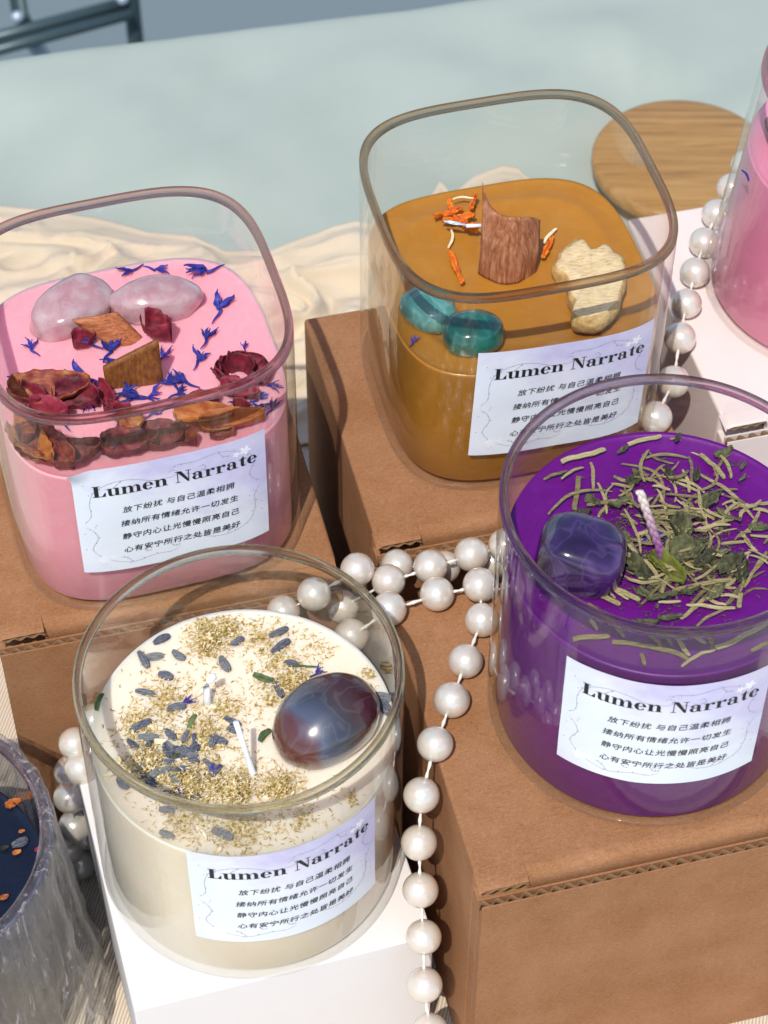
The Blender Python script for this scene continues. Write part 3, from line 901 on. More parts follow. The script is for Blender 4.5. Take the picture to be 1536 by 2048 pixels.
wicks()

# film wrap round the dark candle
def film():
    g = G(); P = []; rng = random.Random(2)
    for k in range(241):
        a = (k % 240) * 2 * math.pi / 240
        row = []
        w1 = fbm((math.cos(a) * 6, math.sin(a) * 6, 0), 4); w2 = fbm((math.cos(a) * 16, math.sin(a) * 16, 4), 3)
        for j in range(34):
            f = j / 33
            if f < 0.12:
                t = f / 0.12; R0 = 3.72 + 0.40 * math.sin(t * math.pi / 2); z = 7.95 + 0.14 * math.sin(math.pi * t) - 0.1 * t; amp = 0.02 + 0.03 * t
            else:
                t = (f - 0.12) / 0.88; R0 = 4.12 + 0.55 * t ** 1.6; z = 7.85 - 7.8 * t; amp = 0.05 + 0.30 * t
            r = R0 + amp * (w1 * 1.0 + w2 * 1.3) + amp * 0.5 * fbm((math.cos(a) * 5, math.sin(a) * 5, z * 0.9), 3)
            row.append((r * math.cos(a), r * math.sin(a), z))
        P.append(row)
    g.grid(P)
    g.out('film_wrap', M['film'], black)
film()

# ------------------------------------------------------------------ stones
def stone(name, mat, loc, ax, R3, exp=0.85, seed=0, amp=0.08, label='', cat='stone', group=None):
    bm = bmesh.new(); bmesh.ops.create_icosphere(bm, subdivisions=5, radius=1.0)
    for v in bm.verts:
        c = v.co
        p = Vector([math.copysign(abs(c[i]) ** exp, c[i]) for i in range(3)])
        p *= 1 + amp * fbm(c * 1.1 + Vector((seed, seed * 2.1, 0)), 2)
        v.co = R3 @ Vector((p.x * ax[0], p.y * ax[1], p.z * ax[2]))
    me = bpy.data.meshes.new(name); bm.to_mesh(me); bm.free()
    me.materials.append(mat); me.polygons.foreach_set('use_smooth', [True] * len(me.polygons))
    o = bpy.data.objects.new(name, me); o.location = loc
    return tag(link(o), label, cat, group)

def rot(rz, ry=0, rx=0):
    return (Matrix.Rotation(rz, 3, 'Z') @ Matrix.Rotation(ry, 3, 'Y') @ Matrix.Rotation(rx, 3, 'X'))

stone('agate_stone', M['agate'], on(652, 1440, Zc + 0.5), (1.42, 1.08, 0.85), rot(0.62, -0.18, 0.1), 0.92, 3, 0.05, 'large glossy brown and blue grey agate on the cream candle', 'stone')
stone('amethyst_stone', M['amethyst'], on(1163, 1112, Zp + 0.5), (1.05, 0.92, 0.84), rot(-0.2, 0.15, -0.1), 0.66, 5, 0.06, 'tumbled dark purple amethyst on the purple candle', 'stone')
stone('quartz_stone', M['rose_quartz'], on(141, 618, Zk + 0.30), (1.17, 0.78, 0.62), rot(0.62, -0.1, 0.1), 0.85, 9, 0.10, 'pale rose quartz pebble behind the bark chip, left one of the pair', 'stone')
stone('quartz_stone', M['rose_quartz'], on(312, 601, Zk + 0.30), (1.22, 0.66, 0.58), rot(0.20, 0.0, 0.05), 0.86, 14, 0.10, 'long rose quartz pebble near the back wall of the pink candle', 'stone')
stone('teal_stone', M['teal_light'], on(857, 619, Zo + 0.30), (0.82, 0.66, 0.55), rot(-0.75, 0.0, 0.0), 0.90, 22, 0.06, 'lighter greyish teal stone against the caramel candle wall', 'stone')
stone('teal_stone', M['teal'], on(945, 667, Zo + 0.30), (0.85, 0.72, 0.58), rot(0.1, 0.0, 0.0), 0.92, 27, 0.05, 'dark glossy teal stone just above the caramel candle label', 'stone')

# ------------------------------------------------------------------ plant bits
def sheet(name, mat, p0, p1, wid, label, cat, group=None, curl=0.3, cup=0.2, lift=0.05, th=0.03, seed=0, tip=0.8, jag=0.0, tilt=0.0, base=0.25, ripple=0.15, nu=15, nv=19):
    """dry petal or leaf lying from p0 to p1"""
    p0, p1 = Vector(p0), Vector(p1); d = p1 - p0; L = d.length; F = frame(d)
    P = []
    for i in range(nu):
        u = i / (nu - 1) * 2 - 1; row = []
        for j in range(nv):
            v = j / (nv - 1)
            w = wid * (base + (1 - base) * math.sin(math.pi * min(1, (v * 0.92 + 0.04)) ** tip)) * (1.0 if v < 0.98 else 0.55)
            if v < 0.02: w *= 0.6
            w *= 1 + jag * fbm((v * 7, u, seed), 3)
            x = v * L; y = u * w / 2
            z = lift + cup * wid * u * u + curl * L * (v - 0.5) ** 2 + ripple * wid * (fbm((u * 1.4 + seed, v * 2.4, seed * 1.3), 3) + 0.35 * fbm((u * 4.5, v * 7 + seed, 2.0), 2))
            y2 = y * math.cos(tilt) - z * math.sin(tilt) * 0; z2 = z + y * math.sin(tilt)
            row.append(F @ Vector((x, y2, max(z2, -0.06))))
        P.append(row)
    g = G(); g.grid(P, th)
    return tag(g.out(name, mat, loc=p0), label, cat, group)

def bud(name, mat, c, ang, L, W, label, cat, group, seed=0):
    """ridged lavender bud lying at c"""
    g = G(); P = []
    F = Matrix.Rotation(ang, 3, 'Z') @ Matrix.Rotation(0.12 * math.sin(seed * 3.1), 3, 'Y')
    for k in range(43):
        a = k * 2 * math.pi / 42; row = []
        for j in range(11):
            v = j / 10
            r = W / 2 * (0.30 + 0.75 * math.sin(math.pi * min(1, v * 0.78 + 0.08)) ** 0.9) * (1 + 0.24 * math.cos(7 * a + 0.6 * v)) * (1 if v < 0.97 else 0.75)
            row.append(F @ Vector(((v - .5) * L, r * math.cos(a) + 0.04 * L * math.sin(v * 3 + seed), r * math.sin(a) + W * 0.38)))
        P.append(row)
    g.grid(P)
    return tag(g.out(name, mat, loc=c), label, cat, group)

def floret(name, mat, c, ang, L, label, cat, group, seed=0, lift=0.08):
    """tubular cornflower floret: thin tube opening into pointed petals"""
    rng = random.Random(seed); g = G()
    F = Matrix.Rotation(ang, 3, 'Z')
    def T(x, y, z): return F @ Vector((x, y, z))
    pts = [T(-L * 0.5 + L * 0.5 * t, 0.06 * L * math.sin(t * 3 + seed), lift + 0.02 * L * math.sin(5 * t)) for t in [k / 6 for k in range(7)]]
    g.tube(pts, [0.015 + 0.03 * k / 6 * (L / 0.8) for k in range(7)], 6)
    n = rng.choice((5, 6, 7))
    for q in range(n):
        a = (q / (n - 1) - 0.5) * 1.35 + rng.uniform(-.2, .2); l = L * rng.uniform(0.30, 0.62); w = l * rng.uniform(0.13, 0.24)
        P = []
        for i in range(5):
            u = i / 4 * 2 - 1; row = []
            for j in range(8):
                v = j / 7; ww = w / 2 * (0.4 + 0.9 * math.sin(math.pi * min(1, v * 0.8 + 0.1))) * (1 - v ** 5)
                x = -0.02 * L + v * l; y = u * ww + 0.16 * l * fbm((v * 2.2, q * 2.3, seed + 3), 2)
                row.append(T(x * math.cos(a) - y * math.sin(a), x * math.sin(a) + y * math.cos(a), lift + 0.35 * w * u * u + (0.15 + 0.3 * math.sin(q * 2.1 + seed)) * v * l * 0.8 + 0.10 * l * fbm((v * 3, q * 1.7, seed), 2)))
            P.append(row)
        g.grid(P, 0.015)
    return tag(g.out(name, mat, loc=c), label, cat, group)

def needle(name, mat, p0, p1, W, bend, label, cat, group, seed=0, lift=0.06, bow=0.0, flat=False):
    """rosemary needle: tapered curved strip with a groove and rolled edges"""
    p0, p1 = Vector(p0), Vector(p1); d = p1 - p0; L = d.length; F = frame(d); g = G(); P = []
    n = 15
    cs = [(-0.5, 0.0), (-0.55, 0.35), (-0.36, 0.55), (-0.14, 0.42), (0.0, 0.26), (0.14, 0.42), (0.36, 0.55), (0.55, 0.35), (0.5, 0.0), (0.0, -0.05)]
    for k in range(len(cs) + 1):
        cy_, cz = cs[k % len(cs)]; row = []
        for j in range(n):
            v = j / (n - 1); w = W * (1 if flat else (0.55 + 0.5 * math.sin(math.pi * min(1, 0.12 + v * 0.8)))) * (1 if v < 0.99 else 0.6)
            y = bend * L * math.sin(math.pi * v) + cy_ * w + 0.04 * L * fbm((v * 2, seed, 0), 2)
            z = lift + cz * w * 0.9 + bow * L * math.sin(math.pi * v) + 0.02 * L * fbm((v * 2, seed, 5), 2)
            row.append(F @ Vector((v * L, y, z)))
        P.append(row)
    g.grid(P)
    for e in (0, n - 1):
        ring = [P[k][e] for k in range(len(cs))]
        g.add(ring, [tuple(range(len(cs)))])
    return tag(g.out(name, mat, loc=p0), label, cat, group)

def crumbs(name, mat, patches, z, label, cat, seed, size=(0.05, 0.14), clip=None):
    """uncountable slivers lying in loose patches: (px, py, radius cm, count, heap height)"""
    rng = random.Random(seed); g = G()
    for px, py, rad, cnt, heap in patches:
        c = on(px, py, z)
        for _ in range(cnt):
            r = rad * abs(rng.gauss(0, 0.5)); a = rng.uniform(0, 6.283)
            p = c + Vector((r * math.cos(a), r * math.sin(a), 0))
            if clip and (p - clip[0]).to_2d().length > clip[1]: continue
            l = rng.uniform(*size); w = l * rng.uniform(0.14, 0.30); b = rng.uniform(0, 6.283); ca, sa = math.cos(b), math.sin(b)
            h = 0.012 + max(0, heap * (1 - r / rad)) * rng.random(); tz = rng.uniform(-.25, .35) * l; cv = rng.uniform(-.35, .35) * l
            P = []
            for s in (-1, 1):
                P.append([p + Vector(((t - .5) * l * ca - (s * w / 2 * (1 - abs(2 * t - 1) * .6) + cv * (t - .5) ** 2 * 4) * sa, (t - .5) * l * sa + (s * w / 2 * (1 - abs(2 * t - 1) * .6) + cv * (t - .5) ** 2 * 4) * ca, h + abs(tz) * t + 0.01)) for t in (0, .5, 1)])
            g.grid(P, 0.012)
    return tag(g.out(name, mat, smooth=False), label, cat, kind='stuff')

def dang(deg_img):
    """angle in the picture (degrees, counter-clockwise) -> angle on the horizontal plane"""
    a = math.radians(deg_img); return math.atan2(math.sin(a) / 0.77, math.cos(a))

# ---- cream candle
rng = random.Random(11)
LAV = [(324,1282,25),(287,1322,-50),(308,1316,10),(358,1313,-30),(450,1331,-60),(475,1286,25),(332,1355,-20),(291,1388,-8),(282,1455,30),(297,1477,2),(267,1491,-40),(294,1498,50),(341,1472,-45),(373,1477,70),(354,1418,15),(336,1506,-55),(438,1482,-25),(465,1446,-25),(381,1508,28),(291,1538,10),(366,1541,-10),(420,1532,-30),(427,1547,40),(557,1267,22),(562,1296,28),(583,1330,-10),(557,1382,-55),(531,1472,50),(298,1562,-35),(246,1569,-40),(384,1591,-35),(334,1623,-5),(446,1672,-20),(334,1672,-15),(470,1462,-10)]
for i, (x, y, a) in enumerate(LAV):
    if i in (27,): continue
    bud('lavender_bud', M['lavender'], on(x, y, Zc), dang(a), rng.uniform(0.38, 0.60), rng.uniform(0.14, 0.20), 'grey blue dried lavender bud on the cream wax', 'lavender bud', 'lavender buds on the cream candle', i)
for i in range(16):
    x, y = rng.gauss(350, 48), rng.gauss(1520, 32)
    bud('lavender_bud', M['lavender'], on(x, y, Zc + .05), rng.uniform(0, 6.28), rng.uniform(0.30, 0.46), rng.uniform(0.12, 0.17), 'grey blue dried lavender bud on the cream wax', 'lavender bud', 'lavender buds on the cream candle', 120 + i)
for i, (x, y) in enumerate(((765,1398),(772,1418))):
    bud('lavender_bud', M['lavender'], on(x, y, Zc), dang(-10 - 40 * i), 0.5, 0.22, ('darker lavender bud behind the agate at the glass', 'lavender bud wedged between agate and glass wall')[i], 'lavender bud', None, 40 + i)
needle('herb_stem', M['stalk'], on(318, 1546, Zc), on(372, 1500, Zc), 0.10, 0.03, 'long green stem lying among the lavender buds', 'stem', None, 1)
needle('herb_stem', M['stalk'], on(378, 1462, Zc), on(392, 1432, Zc), 0.13, 0.05, 'short dark green stem piece near the bent wick', 'stem', None, 2)
needle('herb_stem', M['stalk'], on(507, 1352, Zc), on(548, 1364, Zc), 0.16, -0.08, 'green leaf sliver above the agate', 'stem', None, 3)
needle('herb_stem', M['stalk'], on(520, 1486, Zc), on(541, 1462, Zc), 0.16, 0.08, 'pale green sliver beside the agate', 'stem', None, 4)
needle('herb_stem', M['stalk'], on(575, 1337, Zc), on(636, 1337, Zc), 0.06, 0.03, 'thin stem of the small blue floret behind the agate', 'stem', None, 5)
p = Jc.on_wall(0, 0, 0)
needle('herb_stem', M['stalk'], on(194, 1426, Zc), on(207, 1392, Zc), 0.13, 0.1, 'dark green leaf stuck at the left wall of the cream jar', 'stem', None, 6, 0.1)
for i, (x, y, a, l) in enumerate(((369,1408,20,0.5),(368,1516,10,0.55),(418,1548,35,0.55),(632,1352,40,0.5),(350,1585,10,0.6))):
    floret('blue_floret', M['violet'], on(x, y, Zc), dang(a), l, 'small violet blue floret on the cream wax', 'floret', 'violet florets on the cream candle', 60 + i)
for i in range(120):
    if i < 60:
        cx, cy_, s = rng.choice(((375,1250,40),(290,1425,40),(300,1500,45),(370,1570,60),(470,1580,55),(540,1575,50),(440,1430,40),(570,1310,45),(430,1660,70)))
        x, y = cx + rng.gauss(0, s * .5), cy_ + rng.gauss(0, s * .4)
    else:
        x, y = 330 + rng.gauss(0, 75), 1520 + rng.gauss(0, 60)
    q = on(x, y, Zc)
    if (q - CR).to_2d().length > 3.5 or (abs(x - 655) < 115 and abs(y - 1440) < 105): continue
    a = rng.uniform(0, 6.28); l = rng.uniform(0.14, 0.36)
    sheet('chamomile_petal', M['flake'], q, q + Vector((l * math.cos(a), l * math.sin(a), 0)), l * rng.uniform(0.3, 0.5), 'tiny pale chamomile petal scattered on the cream wax', 'petal', 'pale petal flakes on the cream candle', rng.uniform(0.1, 0.8), 0.3, 0.03, 0.012, i, nu=5, nv=8)
crumbs('herb_crumbs', M['crumb'], [(a_, b_, c_, int(n_ * 1.45), h_ * 1.5) for a_, b_, c_, n_, h_ in [(420,1285,0.75,520,0.20),(455,1260,0.6,200,0.1),(590,1372,0.62,420,0.25),(560,1325,0.9,200,0.05),(400,1240,0.6,160,0.05),(280,1450,0.9,260,0.08),(330,1400,1.2,260,0.04),(300,1530,1.0,520,0.15),(380,1575,1.1,600,0.2),(470,1585,1.0,620,0.25),(560,1580,0.8,480,0.22),(400,1480,1.1,420,0.08),(450,1420,0.9,220,0.04),(480,1660,1.3,460,0.08),(370,1640,1.0,240,0.05),(600,1640,1.0,120,0.02),(700,1600,0.6,40,0.0),(520,1280,1.4,200,0.02),(640,1290,0.9,50,0.0),(540,1400,0.9,110,0.02),(745,1350,0.4,60,0.03)]], Zc, 'loose yellow green herb crumbs strewn over the cream wax', 'herbs', 5, (0.06, 0.17), clip=(CR, 3.66))

# ---- purple candle
ROS = [ # x0,y0,x1,y1,width px,bend
 (1122,933,1210,907,15,0.0),(1087,966,1134,948,9,0),(1122,965,1167,942,8,.05),(1255,897,1322,876,13,0),(1157,957,1150,1026,14,0),(1181,930,1186,983,10,.03),(1195,970,1213,1032,8,.05),(1096,1034,1223,988,9,.16),
 (1287,922,1375,921,9,.10),(1399,912,1449,960,13,.03),(1394,950,1508,1041,10,.06),(1352,967,1400,988,8,0),(1243,930,1325,1018,9,.30),(1222,975,1266,982,9,0),(1227,955,1270,971,10,-.08),(1318,938,1350,972,8,0),
 (1303,1032,1378,1030,15,0),(1389,1070,1459,1058,10,.06),(1258,1121,1305,1142,10,-.12),(1240,1071,1276,1118,10,.02),(1248,1027,1281,1115,8,.03),(1198,1168,1279,1208,14,-.04),(1178,1183,1240,1214,14,-.04),
 (1282,1212,1407,1142,9,.07),(1344,1190,1464,1165,13,.02),(1380,1214,1430,1155,10,-.04),(1407,1199,1452,1215,9,-.1),(1474,1181,1448,1215,12,.08),(1480,1191,1477,1220,13,0),(1508,1145,1532,1110,11,0),(1487,1180,1536,1120,9,.05),(1505,1022,1540,1030,10,.08),
 (1141,1289,1219,1278,14,0),(1224,1288,1376,1322,13,.02),(1175,1216,1248,1283,12,.03),(1355,1288,1378,1320,12,-.05),(1297,1273,1323,1302,10,.12),(1308,1262,1344,1299,10,.08),(1318,1265,1373,1283,9,-.12),(1365,1260,1412,1291,11,-.04),(1399,1268,1422,1305,11,.16),(1430,1304,1540,1246,14,-.05),(1362,1340,1430,1306,9,.06),(1479,1247,1477,1262,12,0),(1282,1309,1290,1333,11,0),(1180,1242,1194,1263,10,0),(1500,1310,1545,1293,11,0),
 (1340,870,1362,880,6,0),(1196,1040,1225,1010,9,.1),(1240,985,1262,1020,8,.1),(1290,960,1330,985,8,.1),(1150,1040,1120,1060,8,0)]
for i, (x0, y0, x1, y1, w, b) in enumerate(ROS):
    p0, p1 = on(x0, y0, Zp), on(x1, y1, Zp)
    if (p1 - PU).to_2d().length > 3.62: 
        p1 = PU + (p1 - PU) * (3.6 / (p1 - PU).to_2d().length); p1.z = Zp
    if (p0 - PU).to_2d().length > 3.62:
        p0 = PU + (p0 - PU) * (3.6 / (p0 - PU).to_2d().length); p0.z = Zp
    needle('rosemary_needle', M['rosemary'], p0, p1, w / 80 * 0.66, b, 'dried olive brown rosemary needle on the purple wax', 'rosemary needle', 'rosemary needles on the purple candle', i, rng.uniform(0.03, 0.16), rng.uniform(0, .06), w > 12)
for i in range(175):
    x, y = rng.gauss(1355, 85), rng.gauss(1095, 75)
    a = rng.uniform(0, 3.14); l = rng.uniform(0.4, 1.15); q = on(x, y, Zp)
    if (q - PU).to_2d().length > 2.9 or (abs(x - 1163) < 100 and abs(y - 1112) < 85): continue
    needle('rosemary_needle', M['rosemary'], q, q + Vector((l * math.cos(a), l * math.sin(a), 0)), rng.uniform(0.045, 0.095), rng.uniform(-.2, .2), 'dried olive brown rosemary needle on the purple wax', 'rosemary needle', 'rosemary needles on the purple candle', 100 + i, rng.uniform(0.01, 0.2))
LEAF = [(1339,954,-70,.55,.3),(1238,1009,20,.7,.45),(1446,910,25,.65,.3),(1422,1006,45,.75,.5),(1339,1032,80,.6,.3),(1277,1142,-50,.9,.55),(1409,1126,30,.8,.4),(1461,1131,35,1.0,.55),(1440,1110,10,.6,.35),(1456,1037,-25,.8,.35),(1516,1061,0,.6,.3),(1185,1006,-30,.5,.3),(1162,1032,15,.6,.35),(1323,1199,10,.9,.4),(1303,1168,-20,.6,.35),(1484,1150,60,.8,.4),(1430,1190,40,.8,.4),(1250,1079,-60,.5,.3),(1385,1040,-15,.6,.35),(1268,965,35,.55,.35),(1280,950,-25,.5,.35),(1393,955,75,.5,.25),(1350,1090,-60,.5,.3),(1400,1090,20,.5,.3),(1245,905,30,.4,.2),(1485,936,60,.3,.18),(1484,960,45,.35,.15),(1355,880,60,.35,.2),(1380,1185,20,.6,.35),(1290,1195,-40,.6,.35),(1340,1240,10,.7,.3),(1290,1252,0,.7,.3)]
for i, (x, y, a, l, w) in enumerate(LEAF):
    q = on(x, y, Zp + rng.uniform(0.0, 0.12)); an = dang(a); d = Vector((math.cos(an), math.sin(an), 0)) * l / 2
    sheet('mint_leaf', M['leaf'], q - d * .85, q + d * .85, w * .72, 'crinkled dull green mint leaf flake on the purple wax', 'leaf', 'mint leaf flakes on the purple candle', rng.uniform(-.1, .5), rng.uniform(.1, .45), .06, .02, i, .8, .5, rng.uniform(-.5, .5), .3, .4)
for i, (x, y, a, l, w) in enumerate(((1363,1066,70,.65,.55),(1372,1112,10,.85,.55))):
    q = on(x, y, Zp + .1); an = dang(a); d = Vector((math.cos(an), math.sin(an), 0)) * l / 2
    sheet('mint_leaf', M['leaf'], q - d, q + d, w, ('small fresher green leaf right of the braided wick', 'broad curled green leaf lower right of the braided wick')[i], 'leaf', None, .3, .4, .08, .02, 50 + i, .8, .35, .2, .4, .5)
q = on(1330, 1142, Zp + .1)
sheet('mint_leaf', M['leaf_y'], q + Vector((-.35, .32, 0)), q + Vector((.42, -.4, 0)), .5, 'yellow green leaf under the foot of the braided wick', 'leaf', None, .1, .3, .08, .02, 55, .8, .4, .2, .3, .4)
for i, (x, y, a) in enumerate(((1296,1083,20),(1340,1080,150))):
    floret('blue_floret', M['corn'], on(x, y, Zp), dang(a), 0.7, ('deep blue floret left of the braided wick', 'deep blue floret right of the braided wick')[i], 'floret', None, 80 + i)
crumbs('leaf_crumbs', M['fleck'], [(1370,1105,1.1,900,0.14),(1300,1130,0.8,300,0.1),(1430,1130,0.9,400,0.1),(1390,1120,1.6,260,0.05),(1440,1060,1.4,160,0.02),(1320,1000,1.6,140,0.02),(1300,1180,1.5,220,0.05),(1470,930,0.9,30,0.0),(1330,1270,1.4,80,0.0),(1210,1240,0.8,24,0.0),(1240,1050,1.2,140,0.04),(1420,1180,1.2,160,0.05)], Zp, 'dark green leaf crumbs strewn over the purple wax', 'herbs', 9, (0.04, 0.13), (PU, 3.6))

# ---- caramel candle
def bark_sheet():
    base = on(1016, 552, Zo); P = []
    for i in range(25):
        u = i / 24; row = []
        # height profile: pointed tip at the left, rounded shoulder at the right
        top = 1.80 + 1.0 * (1 - u) ** 9 + 0.18 * math.sin(math.pi * u) - 0.40 * u ** 5
        bot = -0.1 - 0.35 * math.exp(-((u - 0.9) / 0.06) ** 2)
        for j in range(22):
            v = j / 21; z = bot + (top - bot) * v
            x = -0.82 + 1.62 * u; y = 0.45 - 0.70 * math.sin(math.pi * (0.12 + 0.8 * u)) + 0.45 * v * v + 0.03 * fbm((u * 4, v * 3, 2), 3)
            row.append((x + 0.05 * math.sin(v * 2), y, z))
        P.append(row)
    g = G(); g.grid(P, 0.07)
    tag(g.out('bark_piece', M['bark'], loc=base), 'upright curled brown bark piece with a pointed tip in the caramel wax', 'bark')
bark_sheet()

def ginger():
    out = [(1112,516),(1120,500),(1148,476),(1163,474),(1176,489),(1188,500),(1212,492),(1228,505),(1246,520),(1253,545),(1251,580),(1243,605),(1238,632),(1222,650),(1200,668),(1170,668),(1145,660),(1141,640),(1146,622),(1134,600),(1136,585),(1128,560),(1114,548),(1104,535)]
    c = on(1180, 575, Zo + 0.35); pts = smooth_line(out + [out[0]], 4)[:-1]
    pts = [on(x, y, Zo + 0.35) - c for x, y in pts]
    n = len(pts); rings = []
    for s, z, nz in ((0.02, 0.34, .02), (0.35, 0.34, .05), (0.7, 0.33, .06), (0.88, 0.30, .06), (0.97, 0.20, .05), (1.0, 0.05, .06), (0.97, -0.15, .05), (0.88, -0.34, .02)):
        ring = []
        for k, p in enumerate(pts):
            w = 1 + (0.04 * fbm((p.x * 3, p.y * 3, z * 4), 3) if s > .5 else 0)
            ring.append(Vector((p.x * s * w, p.y * s * w, z + nz * fbm((p.x * s * 3, p.y * s * 3, 7), 3) + 0.16 * p.x * s * 0.6 - 0.10 * p.y * s)))
        rings.append(ring)
    vs = [v for r in rings for v in r]; fs = [tuple(range(n))]; mi = [0]
    for i in range(len(rings) - 1):
        for k in range(n):
            fs.append((i * n + k, (i + 1) * n + k, (i + 1) * n + (k + 1) % n, i * n + (k + 1) % n)); mi.append(0 if i < 3 else 1)
    o = mesh('ginger_slice', vs, fs, M['ginger'], loc=c, mats=[M['ginger_skin']], mi=mi)
    tag(o, 'thick pale slice of dried ginger root with tan rind on the caramel wax', 'ginger')
ginger()
MAR = [(868,442,925,428,.16),(885,452,950,440,.18),(895,412,912,438,.14),(952,402,940,430,.16),(925,462,955,468,.16),(905,447,935,455,.14)]
for i, (x0, y0, x1, y1, w) in enumerate(MAR):
    a, b = on(x0, y0, Zo + .1), on(x1, y1, Zo + .1)
    sheet('marigold_petal', M['marigold'], a, b, w, 'shrivelled bright orange marigold petal beside the bark piece', 'petal', 'marigold petals left of the bark piece', .15, .6, .12, .03, i, .8, .5, .3, .5, .8)
sheet('marigold_petal', M['marigold'], on(898, 505, Zo), on(925, 572, Zo), .17, 'long twisted orange petal on the open caramel wax', 'petal', None, .06, .5, .04, .03, 9, .8, .4, .2, .5, .6)
sheet('marigold_petal', M['marigold'], on(1085, 522, Zo), on(1106, 478, Zo), .16, 'small orange petal between bark piece and ginger', 'petal', None, .1, .5, .05, .03, 10, .8, .4, .2, .5, .6)
needle('petal_stalk', M['flake'], on(902, 462, Zo), on(896, 500, Zo), .07, .1, 'pale dry stalk at the head of the twisted orange petal', 'stem', None, 3)
needle('petal_stalk', M['flake'], on(905, 402, Zo + .3), on(948, 400, Zo + .3), .05, .12, 'thin straw coloured stalk above the marigold petals', 'stem', None, 4)
needle('petal_stalk', M['flake'], on(1088, 490, Zo), on(1113, 460, Zo), .09, .05, 'straw coloured stalk right of the bark piece', 'stem', None, 5)
sheet('seed_sliver', M['chrome'], on(887, 445, Zo + .5), on(932, 453, Zo + .5), .13, 'grey sliver of seed husk across the marigold petals', 'husk', None, .1, .2, .02, .02, 4)
g = G(); g.tube([on(932, 452, Zo + .55), on(962, 451, Zo + .55)], .055, 8)
tag(g.out('wick_tip', M['wick_white']), 'white wick tip poking out beside the bark piece', 'wick')
floret('blue_floret', M['violet'], on(825, 688, Zo), dang(60), 0.42, 'tiny violet floret by the lighter teal stone', 'floret', None, 91)

# ---- square pink candle
def chip(name, mat, quad, thick, label, cat, bow=0.0, n=8):
    """thin slab through four corner points"""
    q = [Vector(p) for p in quad]; c = sum(q, Vector()) / 4; P = []
    nrm = (q[1] - q[0]).cross(q[3] - q[0]).normalized()
    for i in range(n + 1):
        u = i / n; row = []
        for j in range(n + 1):
            v = j / n
            p = q[0].lerp(q[1], u).lerp(q[3].lerp(q[2], u), v)
            row.append(p - c + nrm * (bow * math.sin(math.pi * u) + 0.02 * fbm((u * 3, v * 3, c.x), 2)))
        P.append(row)
    g = G(); g.grid(P, thick)
    return tag(g.out(name, mat, loc=c), label, cat)
b0, b1 = on(214, 780, Zk), on(328, 767, Zk)
chip('wooden_wick', M['woodwick'], [b0 - Vector((0, 0, .1)), b1 - Vector((0, 0, .1)), b1 + Vector((-.03, .02, 1.55)), b0 + Vector((-.04, .02, .78))], 0.10, 'dark wooden wick standing in the pink wax with a slanted top', 'wick')
a0, a1 = on(233, 695, Zk), on(292, 676, Zk)
chip('bark_chip', M['chip'], [a0 + Vector((0, 0, -.1)), a1 + Vector((0, 0, -.1)), a1 + Vector((-.72, .25, .72)), a0 + Vector((-1.12, .25, .75))], 0.06, 'reddish brown bark chip leaning over the left quartz pebble', 'bark', 0.12)
PET = [ # x0,y0,x1,y1,width,mat,label,curl,cup
 (18,800,185,790,.95,'rose_tan','tan and crimson rose petal by the left front wall of the pink candle',.10,.3),
 (110,800,200,815,.8,'rose','deep crimson petal tucked beside the tan one at the front rim',.10,.35),
 (290,672,345,690,.75,'rose','curled dark red petal behind the wooden wick',.25,.6),
 (148,700,192,684,.45,'rose','small bright red petal at the foot of the bark chip',.2,.5),
 (195,775,232,835,.38,'rose','narrow red petal left of the wooden wick',.15,.4),
 (20,862,90,960,.75,'rose_orange','brownish petal against the left glass wall',.1,.3),
 (40,890,150,940,1.0,'rose_tan','large brown petal in the lower left of the pink wax',.1,.25),
 (95,960,205,900,.95,'rose_tan','wide tan petal above the label corner of the pink candle',.08,.25),
 (205,912,320,895,.85,'rose','long crimson petal above the pink candle label',.12,.35),
 (240,870,290,850,.75,'rose_tan','yellowish ribbed petal right above the crimson one',.15,.3),
 (280,868,372,872,.62,'rose','pointed raspberry petal lying over the yellowish one',.08,.25),
 (348,838,470,845,.72,'rose_orange','broad orange brown petal in the right front of the pink candle',.12,.3),
 (400,866,530,845,.55,'rose_orange','long ribbed ochre petal with a red tip above the label',.10,.4),
 (208,825,240,818,.4,'rose','small dark petal under the front rim',.1,.4),
 (440,785,520,800,.5,'rose','dark petal scrap below the rosebud',.1,.4)]
PET += [(60,835,140,850,.7,'rose',None,.2,.5),(30,905,75,870,.6,'rose',None,.15,.5),(300,905,370,885,.5,'rose',None,.15,.5),
 (380,812,440,808,.45,'rose',None,.2,.5),(465,825,500,835,.4,'rose',None,.2,.5),(90,820,45,785,.5,'rose',None,.2,.5),(340,875,395,895,.5,'rose_tan',None,.12,.4),(230,845,265,832,.4,'rose',None,.2,.6),(420,880,470,872,.4,'rose_tan',None,.15,.4)]
for i, (x0, y0, x1, y1, w, m, lb, cu, cp) in enumerate(PET):
    a, b = on(x0, y0, Zk + .05), on(x1, y1, Zk + .05)
    for p in (a, b):
        lx, ly = p.x - PK.x, p.y - PK.y
        d = (abs((lx * math.cos(-.2935) - ly * math.sin(-.2935)) / 3.5) ** 3.56 + abs((lx * math.sin(-.2935) + ly * math.cos(-.2935)) / 3.5) ** 3.56) ** (1 / 3.56)
        if d > 1: p.x = PK.x + lx / d; p.y = PK.y + ly / d
    sheet('rose_petal', M[m], a, b, w * 1.12, lb or 'shrivelled scrap of dried rose petal at the front of the pink wax', 'petal', 'dried rose petals in the pink candle', cu * 1.5, cp * 1.5, .03, .015, i, .70, .16, rng.uniform(-.3, .3), .22, .14, 19, 23)
